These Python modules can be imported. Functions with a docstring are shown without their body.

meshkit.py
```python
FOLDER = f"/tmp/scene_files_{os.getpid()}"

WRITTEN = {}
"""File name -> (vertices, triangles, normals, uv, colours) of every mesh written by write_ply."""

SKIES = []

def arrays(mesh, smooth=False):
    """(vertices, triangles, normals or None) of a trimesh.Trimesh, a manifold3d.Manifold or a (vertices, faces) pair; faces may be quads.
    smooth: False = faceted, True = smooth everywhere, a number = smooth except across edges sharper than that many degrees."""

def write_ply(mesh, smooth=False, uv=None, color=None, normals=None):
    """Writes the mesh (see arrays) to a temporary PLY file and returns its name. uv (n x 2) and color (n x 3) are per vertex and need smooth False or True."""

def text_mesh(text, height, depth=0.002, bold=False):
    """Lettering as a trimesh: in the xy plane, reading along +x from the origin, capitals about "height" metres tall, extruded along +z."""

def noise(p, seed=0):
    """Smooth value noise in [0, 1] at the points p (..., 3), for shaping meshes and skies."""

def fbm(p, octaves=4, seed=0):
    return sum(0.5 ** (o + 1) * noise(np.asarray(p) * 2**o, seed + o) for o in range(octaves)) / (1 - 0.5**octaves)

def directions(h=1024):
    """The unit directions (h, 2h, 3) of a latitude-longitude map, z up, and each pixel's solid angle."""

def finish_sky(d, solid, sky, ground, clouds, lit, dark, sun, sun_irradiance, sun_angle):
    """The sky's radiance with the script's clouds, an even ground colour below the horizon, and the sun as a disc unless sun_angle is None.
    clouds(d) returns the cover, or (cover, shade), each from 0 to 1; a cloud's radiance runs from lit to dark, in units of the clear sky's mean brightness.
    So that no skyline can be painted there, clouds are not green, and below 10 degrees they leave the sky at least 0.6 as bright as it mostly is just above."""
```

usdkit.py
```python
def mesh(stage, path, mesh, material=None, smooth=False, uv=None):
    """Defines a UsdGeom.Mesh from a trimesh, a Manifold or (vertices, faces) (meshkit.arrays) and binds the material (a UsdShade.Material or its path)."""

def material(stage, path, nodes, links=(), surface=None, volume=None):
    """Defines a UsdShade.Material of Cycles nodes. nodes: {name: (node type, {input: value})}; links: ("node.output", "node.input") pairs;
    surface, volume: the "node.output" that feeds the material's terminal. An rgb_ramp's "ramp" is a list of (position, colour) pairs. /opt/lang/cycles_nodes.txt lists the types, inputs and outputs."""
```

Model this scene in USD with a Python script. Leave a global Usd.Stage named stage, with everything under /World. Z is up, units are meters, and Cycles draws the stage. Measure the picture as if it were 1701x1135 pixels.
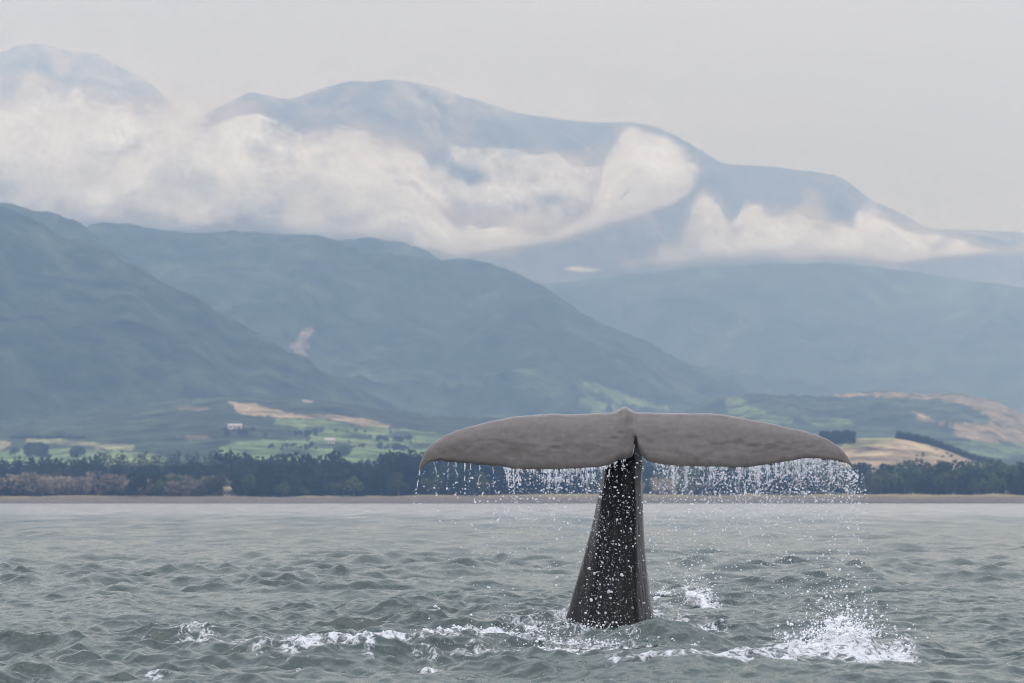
import math, random
import numpy as np
import trimesh, manifold3d, shapely
from scipy.ndimage import gaussian_filter1d
from pxr import Usd, UsdGeom, UsdLux, UsdShade, Gf, Sdf, Vt
import usdkit, meshkit
from meshkit import noise, fbm

stage = Usd.Stage.CreateInMemory()
UsdGeom.SetStageUpAxis(stage, 'Z')
UsdGeom.SetStageMetersPerUnit(stage, 1.0)
World = UsdGeom.Xform.Define(stage, '/World')
stage.SetDefaultPrim(World.GetPrim())
UsdGeom.Scope.Define(stage, '/World/Looks')

# ---------------------------------------------------------------- camera, sky, sun
# a long lens (about 112 mm) held 1.3 m above the sea, on a boat some 33 m from the whale
F, CX, HY, EYE = 5300.0, 850.5, 831.5, 1.31     # focal length and horizon in the photograph's pixels
cam = UsdGeom.Camera.Define(stage, '/World/camera')
cam.CreateHorizontalApertureAttr(36.0)
cam.CreateVerticalApertureAttr(24.02)
cam.CreateFocalLengthAttr(36.0 * F / 1701)
cam.CreateVerticalApertureOffsetAttr(36.0 * (HY - 567.5) / 1701)
cam.CreateClippingRangeAttr(Gf.Vec2f(0.5, 60000))
cam.CreateFStopAttr(4.8)
cam.CreateFocusDistanceAttr(32.8)
cam.CreateExposureAttr(0.0)
cam.AddTranslateOp().Set(Gf.Vec3d(0, 0, EYE))
cam.AddRotateXOp().Set(90)

SUN_EL, SUN_AZ = math.radians(52), math.radians(200)      # behind and above the camera, behind the overcast
dome = UsdLux.DomeLight.Define(stage, '/World/sky')
dome.CreateIntensityAttr(1.0)
dome.GetPrim().SetCustomDataByKey('kind', 'structure')
dome.GetPrim().SetCustomDataByKey('label', 'pale warm grey overcast sky')
sky_mat = usdkit.material(stage, '/World/Looks/overcast_sky', {
    'sky': ('sky_texture', {'sky_type': 'single_scattering', 'sun_disc': False, 'sun_elevation': SUN_EL, 'sun_rotation': SUN_AZ, 'altitude': 10.0}),
    'tc': ('texture_coordinate', {}),
    'sep': ('separate_xyz', {}),
    'up': ('math', {'math_type': 'maximum', 'value2': 0.0}),
    'grad': ('math', {'math_type': 'multiply_add', 'value2': 2.0, 'value3': 1.0}),   # an overcast sky grows brighter towards the zenith
    'map': ('mapping', {'mapping_type': 'point', 'scale': (2.2, 2.2, 16.0)}),
    'n': ('noise_texture', {'scale': 1.5, 'detail': 3.0, 'roughness': 0.45}),
    'mr': ('map_range', {'from_min': 0.3, 'from_max': 0.7, 'to_min': 0.88, 'to_max': 1.12}),
    'k': ('math', {'math_type': 'multiply'}),
    'grey': ('vector_math', {'math_type': 'scale', 'vector1': (4.2, 4.48, 5.75)}),
    'mix': ('mix_color', {'fac': 0.97, 'use_clamp': False}),
    'bg': ('background_shader', {'strength': 0.1}),
}, [('tc.generated', 'sep.vector'), ('sep.z', 'up.value1'), ('up.value', 'grad.value1'), ('tc.generated', 'map.vector'), ('map.vector', 'n.vector'),
    ('n.fac', 'mr.value'), ('mr.result', 'k.value1'), ('grad.value', 'k.value2'), ('k.value', 'grey.scale'),
    ('sky.color', 'mix.a'), ('grey.vector', 'mix.b'), ('mix.result', 'bg.color')], surface='bg.background')
UsdShade.MaterialBindingAPI.Apply(dome.GetPrim()).Bind(sky_mat)

sun = UsdLux.DistantLight.Define(stage, '/World/sun')
sun.CreateNormalizeAttr(True)
sun.CreateIntensityAttr(0.35)
sun.CreateAngleAttr(90.0)
sun.CreateColorAttr(Gf.Vec3f(1.0, 0.96, 0.9))
sun.AddRotateZOp().Set(-math.degrees(SUN_AZ))
sun.AddRotateXOp().Set(-(90 - math.degrees(SUN_EL)))

# ---------------------------------------------------------------- helpers
used = {}
def numbered(path):
    if not stage.GetPrimAtPath(path):
        return path
    i = used.get(path, 0) + 1
    used[path] = i
    return f'{path}_{i:03d}'

def tag(prim, label=None, cat=None, group=None, kind=None):
    p = prim.GetPrim() if hasattr(prim, 'GetPrim') else prim
    for k, v in (('label', label), ('category', cat), ('group', group), ('kind', kind)):
        if v:
            p.SetCustomDataByKey(k, v)
    return p

def obj(name, mesh, mat, parent='/World', smooth=False, cover=None, extra=None):
    path = numbered(f'{parent}/{name}')
    m = usdkit.mesh(stage, path, mesh, mat, smooth=smooth)
    if cover is not None:
        UsdGeom.PrimvarsAPI(m).CreatePrimvar('cover', Sdf.ValueTypeNames.Color3fArray, 'vertex').Set(Vt.Vec3fArray.FromNumpy(np.asarray(cover, np.float32)))
    for k, v in (extra or {}).items():
        UsdGeom.PrimvarsAPI(m).CreatePrimvar(k, Sdf.ValueTypeNames.FloatArray, 'vertex').Set(Vt.FloatArray.FromNumpy(np.asarray(v, np.float32)))
    return m.GetPrim()

def thing(name, loc=(0, 0, 0), rotz=0.0, scale=None):
    x = UsdGeom.Xform.Define(stage, numbered('/World/' + name))
    x.AddTranslateOp().Set(Gf.Vec3d(*map(float, loc)))
    x.AddRotateZOp().Set(float(rotz))
    if scale is not None:
        x.AddScaleOp().Set(Gf.Vec3f(*map(float, scale)))
    return x.GetPrim()

def look(name, nodes, links=(), surface=None, volume=None):
    return usdkit.material(stage, '/World/Looks/' + name, nodes, links, surface, volume)

def grid_faces(nr, nc):
    i = np.arange(nr * nc).reshape(nr, nc)
    a, b, c, d = i[:-1, :-1].ravel(), i[:-1, 1:].ravel(), i[1:, 1:].ravel(), i[1:, :-1].ravel()
    return np.stack([a, b, c, d], 1)

def wx(px, Y): return (px - CX) / F * Y
def wz(py, Y): return EYE + (HY - py) / F * Y
def on_sea(px, py):
    Y = EYE * F / (py - HY)
    return wx(px, Y), Y

# ---------------------------------------------------------------- haze
hb = trimesh.creation.box(bounds=[[-9000, -60, -4.0], [9000, 15700, 2500]])
haze = obj('haze', hb, look('haze_air', {'v': ('principled_volume', {'color': (0.34, 0.585, 1.0), 'density': 1.7e-4, 'anisotropy': 0.0, 'absorption_color': (1.0, 1.0, 1.0)})}, volume='v.volume'))
tag(haze, 'pale blue haze over the bay and the mountains', kind='stuff')

# ---------------------------------------------------------------- hills and mountains
FOREST = np.array([0.030, 0.045, 0.026])
SCRUB = np.array([0.075, 0.075, 0.05])
GRASS = np.array([0.14, 0.20, 0.085])
STRAW = np.array([0.33, 0.27, 0.18])
ROCK = np.array([0.16, 0.145, 0.135])

def hill_look(name, rough_scale, strength=0.55, bump=0.6):
    return look(name, {
        'a': ('attribute', {'attribute': 'cover'}),
        'g': ('geometry', {}),
        'n': ('noise_texture', {'scale': rough_scale, 'detail': 5.0, 'roughness': 0.65}),
        'mr': ('map_range', {'from_min': 0.3, 'from_max': 0.7, 'to_min': 1 - strength, 'to_max': 1 + strength}),
        'mul': ('vector_math', {'math_type': 'scale'}),
        'b': ('bump', {'strength': bump, 'distance': 6.0}),
        'p': ('principled_bsdf', {'roughness': 0.95, 'specular_ior_level': 0.1}),
    }, [('g.position', 'n.vector'), ('n.fac', 'mr.value'), ('a.color', 'mul.vector1'), ('mr.result', 'mul.scale'), ('mul.vector', 'p.base_color'),
        ('n.fac', 'b.height'), ('b.normal', 'p.normal')], surface='p.BSDF')

near_hill = hill_look('forested_slope', 0.022, 0.97, 1.0)
far_hill = hill_look('mountain_slope', 0.010, 0.75, 0.9)

def in_poly(poly, px, py):
    return shapely.contains_xy(shapely.Polygon(poly), px, py)

def hill(name, crest, Y0, Yc, Yb, step, rows, seed, mat, label, base, power=1.0, spur=0.22, freq=1 / 420., bumps=1.0, fields=(), crest_wander=350, tops=None):
    """A ridge: its skyline is given as points of the photograph, laid out at the ridge's own distance."""
    rng = np.random.default_rng(seed)
    u = np.arange(-330, 2040, step, float)
    cp = np.array(crest, float)
    py = np.interp(u, cp[:, 0], cp[:, 1])
    py = gaussian_filter1d(py, 7.0 / step)
    one = np.zeros_like(u)
    yc = Yc + (fbm(np.stack([u / 260., one, one], -1), 3, seed) - 0.5) * 2 * crest_wander
    jag = (fbm(np.stack([u / 14., one + 3, one], -1), 3, seed + 5) - 0.5) * 5.5 * bumps
    el = (HY - py + jag) / F
    t = np.concatenate([np.linspace(0, 1, rows) ** 0.9, 1 + np.linspace(0, 1, rows // 5 + 1)[1:]])
    T, U = np.meshgrid(t, u, indexing='ij')
    Y = np.where(T <= 1, Y0 + (yc - Y0)[None] * np.minimum(T, 1), yc[None] + (Yb - Yc) * (T - 1))
    X = (U - CX) / F * Y
    w = fbm(np.stack([X * freq * 0.6, Y * freq * 0.6, 0 * X + seed], -1), 3, seed + 11) - 0.5
    rid = 1 - np.abs(2 * fbm(np.stack([X * freq + 2.2 * w, Y * freq * 0.55 + 1.2 * w, 0 * X], -1), 5, seed + 1) - 1)   # spurs and gullies running down the slope
    canopy = fbm(np.stack([X / 22., Y / 22., 0 * X], -1), 2, seed + 2) - 0.5
    Tc = np.minimum(T, 1)
    s = Tc ** power + (rid - 0.72) * spur * 2.2 * (Tc * (1 - Tc)) ** 0.75 * 1.6
    s = np.minimum(s, 1 - (1 - Tc) * 0.12)
    s = np.where(T > 1, 1 - 0.5 * (T - 1) ** 1.3, s) - 0.02 * (T <= 0)
    Z = EYE - 0.5 + el[None] * Y * s + canopy * 8.0 * bumps * np.clip(Tc * 4, 0, 1)
    PY = HY - (Z - EYE) / Y * F
    cov = np.empty(X.shape + (3,))
    m = fbm(np.stack([X / 160., Y / 160., 0 * X], -1), 4, seed + 3)[..., None]
    cov[:] = base * (0.25 + 1.5 * m)
    if tops is not None:
        k = np.clip((HY - PY - tops[0]) / tops[1] + (m[..., 0] - 0.5) * 1.6 + (rid - 0.7) * 1.0, 0, 1)[..., None]
        cov[:] = cov * (1 - k) + np.array(tops[2]) * k
    wob = (fbm(np.stack([U / 30., PY / 12., 0 * X], -1), 3, seed + 8) - 0.5)
    wob2 = (fbm(np.stack([U / 30., PY / 12., 0 * X + 9], -1), 3, seed + 9) - 0.5)
    for poly, c in fields:
        k = in_poly(poly, U + wob * 26, PY + wob2 * 9)
        cov[k] = np.array(c) * (0.8 + 0.4 * m[k])
    P = np.stack([X, Y, Z], -1).reshape(-1, 3)
    o = obj(name, (P, grid_faces(len(t), len(u))), mat, smooth=True, cover=cov.reshape(-1, 3))
    tag(o, label, kind='structure')
    surf = dict(u=u, t=t, Z=Z, Y=Y, PY=PY)
    return surf

L5 = [(-330, 130), (-60, 104), (0, 88), (30, 76), (60, 71), (90, 80), (120, 85), (160, 88), (190, 104), (220, 122), (250, 138), (265, 150), (290, 185), (330, 225), (420, 280), (600, 340), (2040, 400)]
L4 = [(-330, 330), (200, 262), (300, 215), (345, 187), (400, 160), (420, 152), (440, 158), (480, 166), (520, 152), (580, 134), (615, 137), (640, 131), (700, 138), (730, 143), (760, 157), (796, 174), (850, 207), (866, 228), (920, 268), (980, 315), (1060, 385), (1300, 460), (2040, 500)]
L3A = [(-330, 500), (500, 300), (700, 165), (780, 162), (850, 185), (911, 199), (952, 228), (994, 256), (1030, 290), (1100, 360), (1300, 500), (2040, 620)]
L3 = [(-330, 500), (500, 330), (700, 210), (830, 190), (911, 195), (973, 203), (1051, 203), (1084, 210), (1110, 220), (1134, 231), (1167, 251), (1200, 271), (1215, 273), (1290, 277), (1340, 284), (1390, 291), (1420, 309), (1442, 331), (1490, 350), (1540, 378), (1590, 386), (1640, 393), (1701, 411), (1800, 440), (2040, 500)]
LS = [(-330, 520), (700, 500), (830, 480), (940, 468), (1000, 461), (1100, 449), (1200, 441), (1290, 437), (1400, 438), (1500, 448), (1560, 460), (1640, 469), (1701, 478), (2040, 520)]
L2B = [(-330, 420), (300, 410), (500, 402), (560, 398), (600, 396), (650, 399), (680, 405), (705, 415), (735, 432), (800, 480), (900, 560), (2040, 760)]
L2 = [(-330, 420), (100, 400), (145, 377), (165, 369), (210, 372), (260, 381), (330, 388), (380, 383), (420, 385), (460, 390), (490, 387), (530, 391), (560, 400), (600, 419), (649, 416), (703, 430), (752, 430), (797, 432), (847, 450), (896, 470), (941, 503), (991, 534), (1032, 549), (1094, 577), (1155, 614), (1209, 641), (1242, 652), (1300, 685), (1400, 730), (1500, 765), (2040, 790)]
L1B = [(-330, 300), (0, 336), (50, 347), (85, 350), (110, 361), (145, 379), (190, 410), (280, 480), (420, 590), (2040, 780)]
L1 = [(-330, 230), (0, 342), (62, 367), (107, 392), (181, 416), (230, 445), (288, 474), (350, 507), (411, 544), (473, 577), (535, 614), (617, 655), (700, 690), (800, 720), (2040, 780)]
LR = [(-330, 790), (900, 760), (1080, 705), (1150, 675), (1200, 659), (1260, 652), (1300, 655), (1380, 656), (1440, 650), (1480, 648), (1540, 655), (1600, 655), (1640, 662), (1690, 685), (1760, 715), (2040, 760)]
AP = [(-330, 712), (0, 700), (200, 672), (380, 655), (560, 668), (700, 690), (850, 696), (940, 702), (1050, 706), (1120, 706), (1200, 706), (1300, 715), (1400, 735), (1700, 765), (2040, 775)]
KN = [(-330, 812), (1150, 812), (1250, 795), (1340, 746), (1365, 736), (1418, 727), (1450, 725), (1490, 727), (1540, 737), (1600, 757), (1650, 774), (1701, 788), (1800, 806), (2040, 815)]

SNOWY = (0.30, 0.29, 0.29)
hill('mountain', L5, 11800, 14300, 15500, 5, 70, 5, far_hill, 'faint grey peak rising above the clouds at the left', ROCK, spur=0.3, freq=1 / 800., bumps=0.5, tops=(620, 160, SNOWY))
hill('mountain', L3, 10000, 12600, 14000, 5, 80, 3, far_hill, 'long blue grey mountain descending to the right', ROCK * 0.55, spur=0.42, freq=1 / 700., bumps=0.5)
hill('mountain', L3A, 10400, 12000, 13000, 5, 60, 33, far_hill, 'grey mountain shoulder right of the rounded summit', ROCK * 0.8, spur=0.42, freq=1 / 700., bumps=0.5, tops=(600, 90, SNOWY))
hill('mountain', L4, 9900, 11300, 12400, 5, 70, 4, far_hill, 'rounded grey mountain summit above the cloud bank', ROCK * 0.5, spur=0.42, freq=1 / 700., bumps=0.5, tops=(640, 120, SNOWY))
hill('mountain', LS, 6800, 9300, 10200, 5, 80, 6, far_hill, 'hazy blue forested mountainside below the right hand clouds', FOREST * 1.3, spur=0.5, freq=1 / 620., bumps=0.7)
hill('hill', L2B, 6200, 7000, 7600, 4, 40, 22, far_hill, 'dim hill crest half lost in the cloud base', FOREST * 1.1)
SLIP = [(480, 578), (500, 556), (518, 542), (523, 548), (518, 570), (511, 592), (495, 582)]
hill('hill', L2, 4500, 6300, 7000, 3.6, 110, 2, near_hill, 'broad forested hill sloping down behind the whale with a bare slip', FOREST, spur=0.46, freq=1 / 480., fields=[(SLIP, (0.15, 0.135, 0.12)),
      ([(962, 641), (990, 634), (1020, 648), (1110, 674), (1110, 684), (1040, 672), (1000, 658), (985, 652)], GRASS * 0.85),
      ([(955, 660), (985, 668), (1030, 680), (1060, 684), (1030, 690), (960, 680)], GRASS * 0.85)])
hill('hill', L1B, 4700, 5600, 6100, 4, 50, 12, near_hill, 'small forested crest behind the left hillside', FOREST * 1.1)
hill('hill', L1, 3700, 4600, 5200, 3.6, 110, 1, near_hill, 'dark forested hillside falling from the left edge', FOREST * 0.95, spur=0.46, freq=1 / 420.)
RF = [([(1380, 657), (1440, 649), (1560, 652), (1640, 660), (1701, 685), (1800, 740), (1640, 745), (1600, 730), (1570, 702), (1640, 706), (1640, 690), (1610, 673), (1560, 664), (1480, 660)], STRAW * 0.62),
      ([(1520, 684), (1530, 686), (1560, 700), (1580, 712), (1560, 708), (1530, 697)], STRAW * 0.7),
      ([(1200, 650), (1230, 665), (1290, 690), (1330, 700), (1290, 706), (1220, 690)], GRASS * 0.7),
      ([(1330, 690), (1400, 695), (1420, 706), (1350, 708)], GRASS * 0.6),
      ([(1480, 735), (1701, 735), (1760, 760), (1600, 765)], GRASS * 0.7)]
hill('hill', LR, 2900, 4900, 5600, 3.6, 80, 7, near_hill, 'low hill with a straw coloured crest at the right', FOREST * 1.3, spur=0.16, freq=1 / 350., fields=RF, crest_wander=150)
AF = [([(375, 664), (440, 674), (470, 684), (560, 690), (650, 705), (640, 712), (560, 700), (470, 695), (400, 686)], STRAW * 0.8),
      ([(455, 695), (560, 702), (650, 712), (742, 722), (742, 760), (480, 760), (470, 735), (520, 730), (500, 712), (450, 705)], GRASS),
      ([(372, 740), (420, 728), (470, 735), (560, 742), (640, 750), (640, 766), (372, 766)], GRASS * 0.9),
      ([(305, 722), (350, 722), (358, 730), (320, 731)], STRAW * 0.5),
      ([(290, 675), (350, 674), (350, 680), (300, 682)], STRAW * 0.42),
      ([(505, 666), (525, 667), (525, 672), (508, 671)], STRAW * 0.7),
      ([(-330, 728), (0, 728), (20, 738), (0, 752), (-330, 752)], STRAW * 0.7 + GRASS * 0.3),
      ([(35, 727), (130, 734), (225, 742), (215, 749), (120, 742), (40, 736)], STRAW * 0.35 + GRASS * 0.55),
      ([(70, 744), (110, 745), (190, 750), (270, 756), (270, 775), (0, 775), (0, 752)], GRASS),
      ([(140, 748), (250, 755), (250, 765), (140, 758)], GRASS),
      ([(870, 682), (930, 688), (960, 694), (880, 694)], GRASS * 0.7),
      ([(1150, 676), (1190, 675), (1180, 690), (1150, 688)], GRASS * 0.5)]
for bx in ((400, 712, 40, 9), (425, 722, 26, 6), (545, 742, 36, 6), (520, 713, 20, 5), (660, 724, 30, 7), (700, 740, 24, 5), (590, 728, 30, 4), (480, 752, 30, 5)):
    AF.append(([(bx[0] - bx[2], bx[1]), (bx[0] - bx[2] * .3, bx[1] - bx[3]), (bx[0] + bx[2] * .6, bx[1] - bx[3] * .7), (bx[0] + bx[2], bx[1] + bx[3] * .4), (bx[0], bx[1] + bx[3])], FOREST * 1.4))
apron = hill('farmland', AP, 1800, 3700, 4300, 3, 130, 8, near_hill, 'green and straw fields at the foot of the hills', FOREST * 1.15, spur=0.05, freq=1 / 300., bumps=0.5, fields=AF, crest_wander=80)
KF = [([(1395, 748), (1420, 728), (1490, 727), (1560, 742), (1640, 772), (1600, 790), (1380, 790)], STRAW * 0.95),
      ([(1410, 722), (1490, 724), (1480, 736), (1420, 744), (1405, 746)], STRAW * 0.45 + GRASS * 0.5),
      ([(1500, 745), (1530, 748), (1560, 760), (1530, 758)], STRAW * 0.6), ([(1560, 766), (1590, 768), (1580, 776)], SCRUB)]
knoll = hill('knoll', KN, 1750, 2350, 2700, 3, 50, 9, near_hill, 'dry straw coloured knoll with a tree row on its crest', SCRUB, spur=0.08, freq=1 / 150., bumps=0.3, fields=KF, crest_wander=40)

# ---------------------------------------------------------------- clouds lying on the hills
def cloud(name, label, top, bot, Yc, depth, dens, soft_top, soft_bot, scale, amp, seed, holes=(), body=0.95):
    top, bot = np.array(top, float), np.array(bot, float)
    X0, X1 = wx(min(top[0, 0], bot[0, 0]), Yc), wx(max(top[-1, 0], bot[-1, 0]), Yc)
    xs = np.linspace(X0, X1, 257)
    zt = np.interp(xs, wx(top[:, 0], Yc), wz(top[:, 1], Yc))
    zb = np.interp(xs, wx(bot[:, 0], Yc), wz(bot[:, 1], Yc))
    Z0, Z1 = zb.min() - 50, zt.max() + 50
    stops = [((x - X0) / (X1 - X0), ((a - Z0) / (Z1 - Z0), (b - Z0) / (Z1 - Z0), 0)) for x, a, b in zip(xs, zt, zb)]
    N = {
        'g': ('geometry', {}), 'sep': ('separate_xyz', {}),
        'w': ('noise_texture', {'scale': 1.0 / (scale * 2.2), 'detail': 2.0}),
        'wv': ('vector_math', {'math_type': 'multiply_add', 'vector2': (scale * 0.9,) * 3}),
        'off': ('vector_math', {'math_type': 'multiply_add', 'vector2': (1.0, 0.45, 1.0), 'vector3': (seed * 777.0, seed * 331.0, 0)}),
        'n': ('noise_texture', {'scale': 1.0 / scale, 'detail': 7.0, 'roughness': 0.62}),
        'nc': ('math', {'math_type': 'multiply_add', 'value2': 2.0, 'value3': -1.0}),
        'fx': ('map_range', {'from_min': X0, 'from_max': X1, 'to_min': 0.0, 'to_max': 1.0, 'clamp': True}),
        'r': ('rgb_ramp', {'ramp': stops}), 'rs': ('separate_color', {}),
        'zy': ('math', {'math_type': 'divide'}), 'zk': ('math', {'math_type': 'multiply', 'value2': Yc}),
        'zn': ('map_range', {'from_min': Z0, 'from_max': Z1, 'to_min': 0.0, 'to_max': 1.0}),
        'dt': ('math', {'math_type': 'subtract'}), 'db': ('math', {'math_type': 'subtract'}),
        'dts': ('math', {'math_type': 'multiply', 'value2': (Z1 - Z0) / soft_top}), 'dbs': ('math', {'math_type': 'multiply', 'value2': (Z1 - Z0) / soft_bot}),
        'dtn': ('math', {'math_type': 'multiply_add', 'value2': amp}), 'dbn': ('math', {'math_type': 'multiply_add', 'value2': amp * 0.22}),
        'm1': ('math', {'math_type': 'minimum'}), 'm2': ('math', {'math_type': 'minimum'}),
        'yd': ('math', {'math_type': 'subtract', 'value2': Yc}), 'ya': ('math', {'math_type': 'absolute'}),
        'yf': ('map_range', {'from_min': depth * 0.5, 'from_max': 0.0, 'to_min': 0.0, 'to_max': 2.0}),
        'yn': ('math', {'math_type': 'multiply_add', 'value2': amp * 0.5}),
        'ss': ('map_range', {'range_type': 'smoothstep', 'from_min': 0.0, 'from_max': 1.0, 'to_min': 0.0, 'to_max': dens}),
        'v': ('principled_volume', {'color': (1.0, 1.0, 1.0), 'anisotropy': -0.35}),
    }
    L = [('g.position', 'off.vector1'), ('off.vector', 'w.vector'), ('w.color', 'wv.vector1'), ('off.vector', 'wv.vector3'), ('wv.vector', 'n.vector'), ('n.fac', 'nc.value1'),
         ('g.position', 'sep.vector'), ('sep.x', 'fx.value'), ('fx.result', 'r.fac'), ('r.color', 'rs.color'), ('sep.z', 'zy.value1'), ('sep.y', 'zy.value2'), ('zy.value', 'zk.value1'), ('zk.value', 'zn.value'),
         ('rs.r', 'dt.value1'), ('zn.result', 'dt.value2'), ('zn.result', 'db.value1'), ('rs.g', 'db.value2'), ('dt.value', 'dts.value1'), ('db.value', 'dbs.value1'),
         ('nc.value', 'dtn.value1'), ('dts.value', 'dtn.value3'), ('nc.value', 'dbn.value1'), ('dbs.value', 'dbn.value3'), ('dtn.value', 'm1.value1'), ('dbn.value', 'm1.value2'),
         ('sep.y', 'yd.value1'), ('yd.value', 'ya.value1'), ('ya.value', 'yf.value'), ('nc.value', 'yn.value1'), ('yf.result', 'yn.value3'), ('m1.value', 'm2.value1'), ('yn.value', 'm2.value2')]
    last = 'm2.value'
    if holes:
        N['hw'] = ('vector_math', {'math_type': 'multiply_add', 'vector2': (scale * 2.4, 0, scale * 2.4)})
        N['hp'] = ('vector_math', {'math_type': 'subtract', 'vector2': (scale * 1.2, 0, scale * 1.2)})
        L += [('n.color', 'hw.vector1'), ('g.position', 'hw.vector3'), ('hw.vector', 'hp.vector1')]
    for i, (hx, hy, rx, ry, k) in enumerate(holes):
        c = (wx(hx, Yc), Yc, wz(hy, Yc)); sx, sz = F / (rx * Yc), F / (ry * Yc)
        N[f'h{i}'] = ('vector_math', {'math_type': 'subtract', 'vector2': c})
        N[f's{i}'] = ('vector_math', {'math_type': 'multiply', 'vector2': (sx, 0, sz)})
        N[f'l{i}'] = ('vector_math', {'math_type': 'length'})
        N[f'f{i}'] = ('map_range', {'range_type': 'smoothstep', 'from_min': 1.0, 'from_max': 0.0, 'to_min': 0.0, 'to_max': k})
        N[f'q{i}'] = ('math', {'math_type': 'subtract'})
        L += [('hp.vector', f'h{i}.vector1'), (f'h{i}.vector', f's{i}.vector1'), (f's{i}.vector', f'l{i}.vector1'), (f'l{i}.value', f'f{i}.value'), (last, f'q{i}.value1'), (f'f{i}.result', f'q{i}.value2')]
        last = f'q{i}.value'
    L += [(last, 'ss.value'), ('ss.result', 'v.density')]
    mat = look(name + '_vapour_%d' % seed, N, L, volume='v.volume')
    # the body: a closed shell a little larger than the vapour
    k = np.arange(0, 257, 4)
    g = amp * soft_top * 0.75
    sec = np.array([[-1, 0.0], [-0.6, 1], [0.6, 1], [1, 0.0], [0.6, -1], [-0.6, -1]])
    rings = []
    for i in k:
        zm, hh = (zt[i] + zb[i]) / 2, max((zt[i] - zb[i]) / 2, 5) + g
        rings.append(np.stack([np.full(6, xs[i]), Yc + sec[:, 0] * depth * 0.52, zm + sec[:, 1] * hh], 1))
    V = np.concatenate(rings); nR = len(k); faces = []
    for a in range(nR - 1):
        for b in range(6):
            p, q = a * 6 + b, a * 6 + (b + 1) % 6
            faces += [[p, q, q + 6], [p, q + 6, p + 6]]
    for b in range(1, 5):
        faces += [[0, b + 1, b], [(nR - 1) * 6, (nR - 1) * 6 + b, (nR - 1) * 6 + b + 1]]
    o = trimesh.Trimesh(V, faces, process=False)
    trimesh.repair.fix_normals(o)
    t = thing(name)
    obj('vapour', o, mat, str(t.GetPath()))
    # the body: folded billows, torn where the cloud is thin
    xs2 = np.linspace(X0, X1, 420); na = 56
    zt2, zb2 = np.interp(xs2, xs, zt), np.interp(xs2, xs, zb)
    ins_t, ins_b = soft_top * 0.35, soft_bot * 0.4
    zm, hh = (zt2 - ins_t + zb2 + ins_b) / 2, np.maximum((zt2 - ins_t - zb2 - ins_b) / 2, 2.0)
    al = np.linspace(0, 2 * np.pi, na, endpoint=False)
    cy, cz = np.cos(al), np.sin(al)
    se = lambda v, p: np.sign(v) * np.abs(v) ** p
    PX_, A_ = np.meshgrid(xs2, al, indexing='ij')
    wy = np.minimum(depth * 0.14, hh * 0.8 + 15)
    lean = np.minimum(depth * 0.42, hh * 2.4)                    # the bank lies back along the mountainside
    Yb = Yc + se(cy, 0.8)[None] * wy[:, None] + cz[None] * lean[:, None]
    Zb = zm[:, None] + se(cz, 0.9)[None] * hh[:, None]
    Zb = EYE + (Zb - EYE) * Yb / Yc
    q = np.stack([PX_, Yb, Zb], -1)
    dd = (fbm(q / (scale * 0.75), 5, seed + 40) - 0.5) * scale * 1.0
    dd = dd * np.clip(hh / 60, 0.1, 1)[:, None]
    low = np.where(cz < 0, 0.35, 1.0)[None]
    Yb = Yb + dd * cy[None]; Zb = Zb + dd * cz[None] * low
    PXd = PX_ + (fbm(q / (scale * 0.5) + 31, 3, seed + 41) - 0.5) * scale * 0.3
    Vb = np.stack([PXd, Yb, Zb], -1).reshape(-1, 3)
    ii = np.arange(420 * na).reshape(420, na); jj = np.roll(ii, -1, 1)
    fb = np.stack([ii[:-1].ravel(), jj[:-1].ravel(), jj[1:].ravel(), ii[1:].ravel()], 1)
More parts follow.
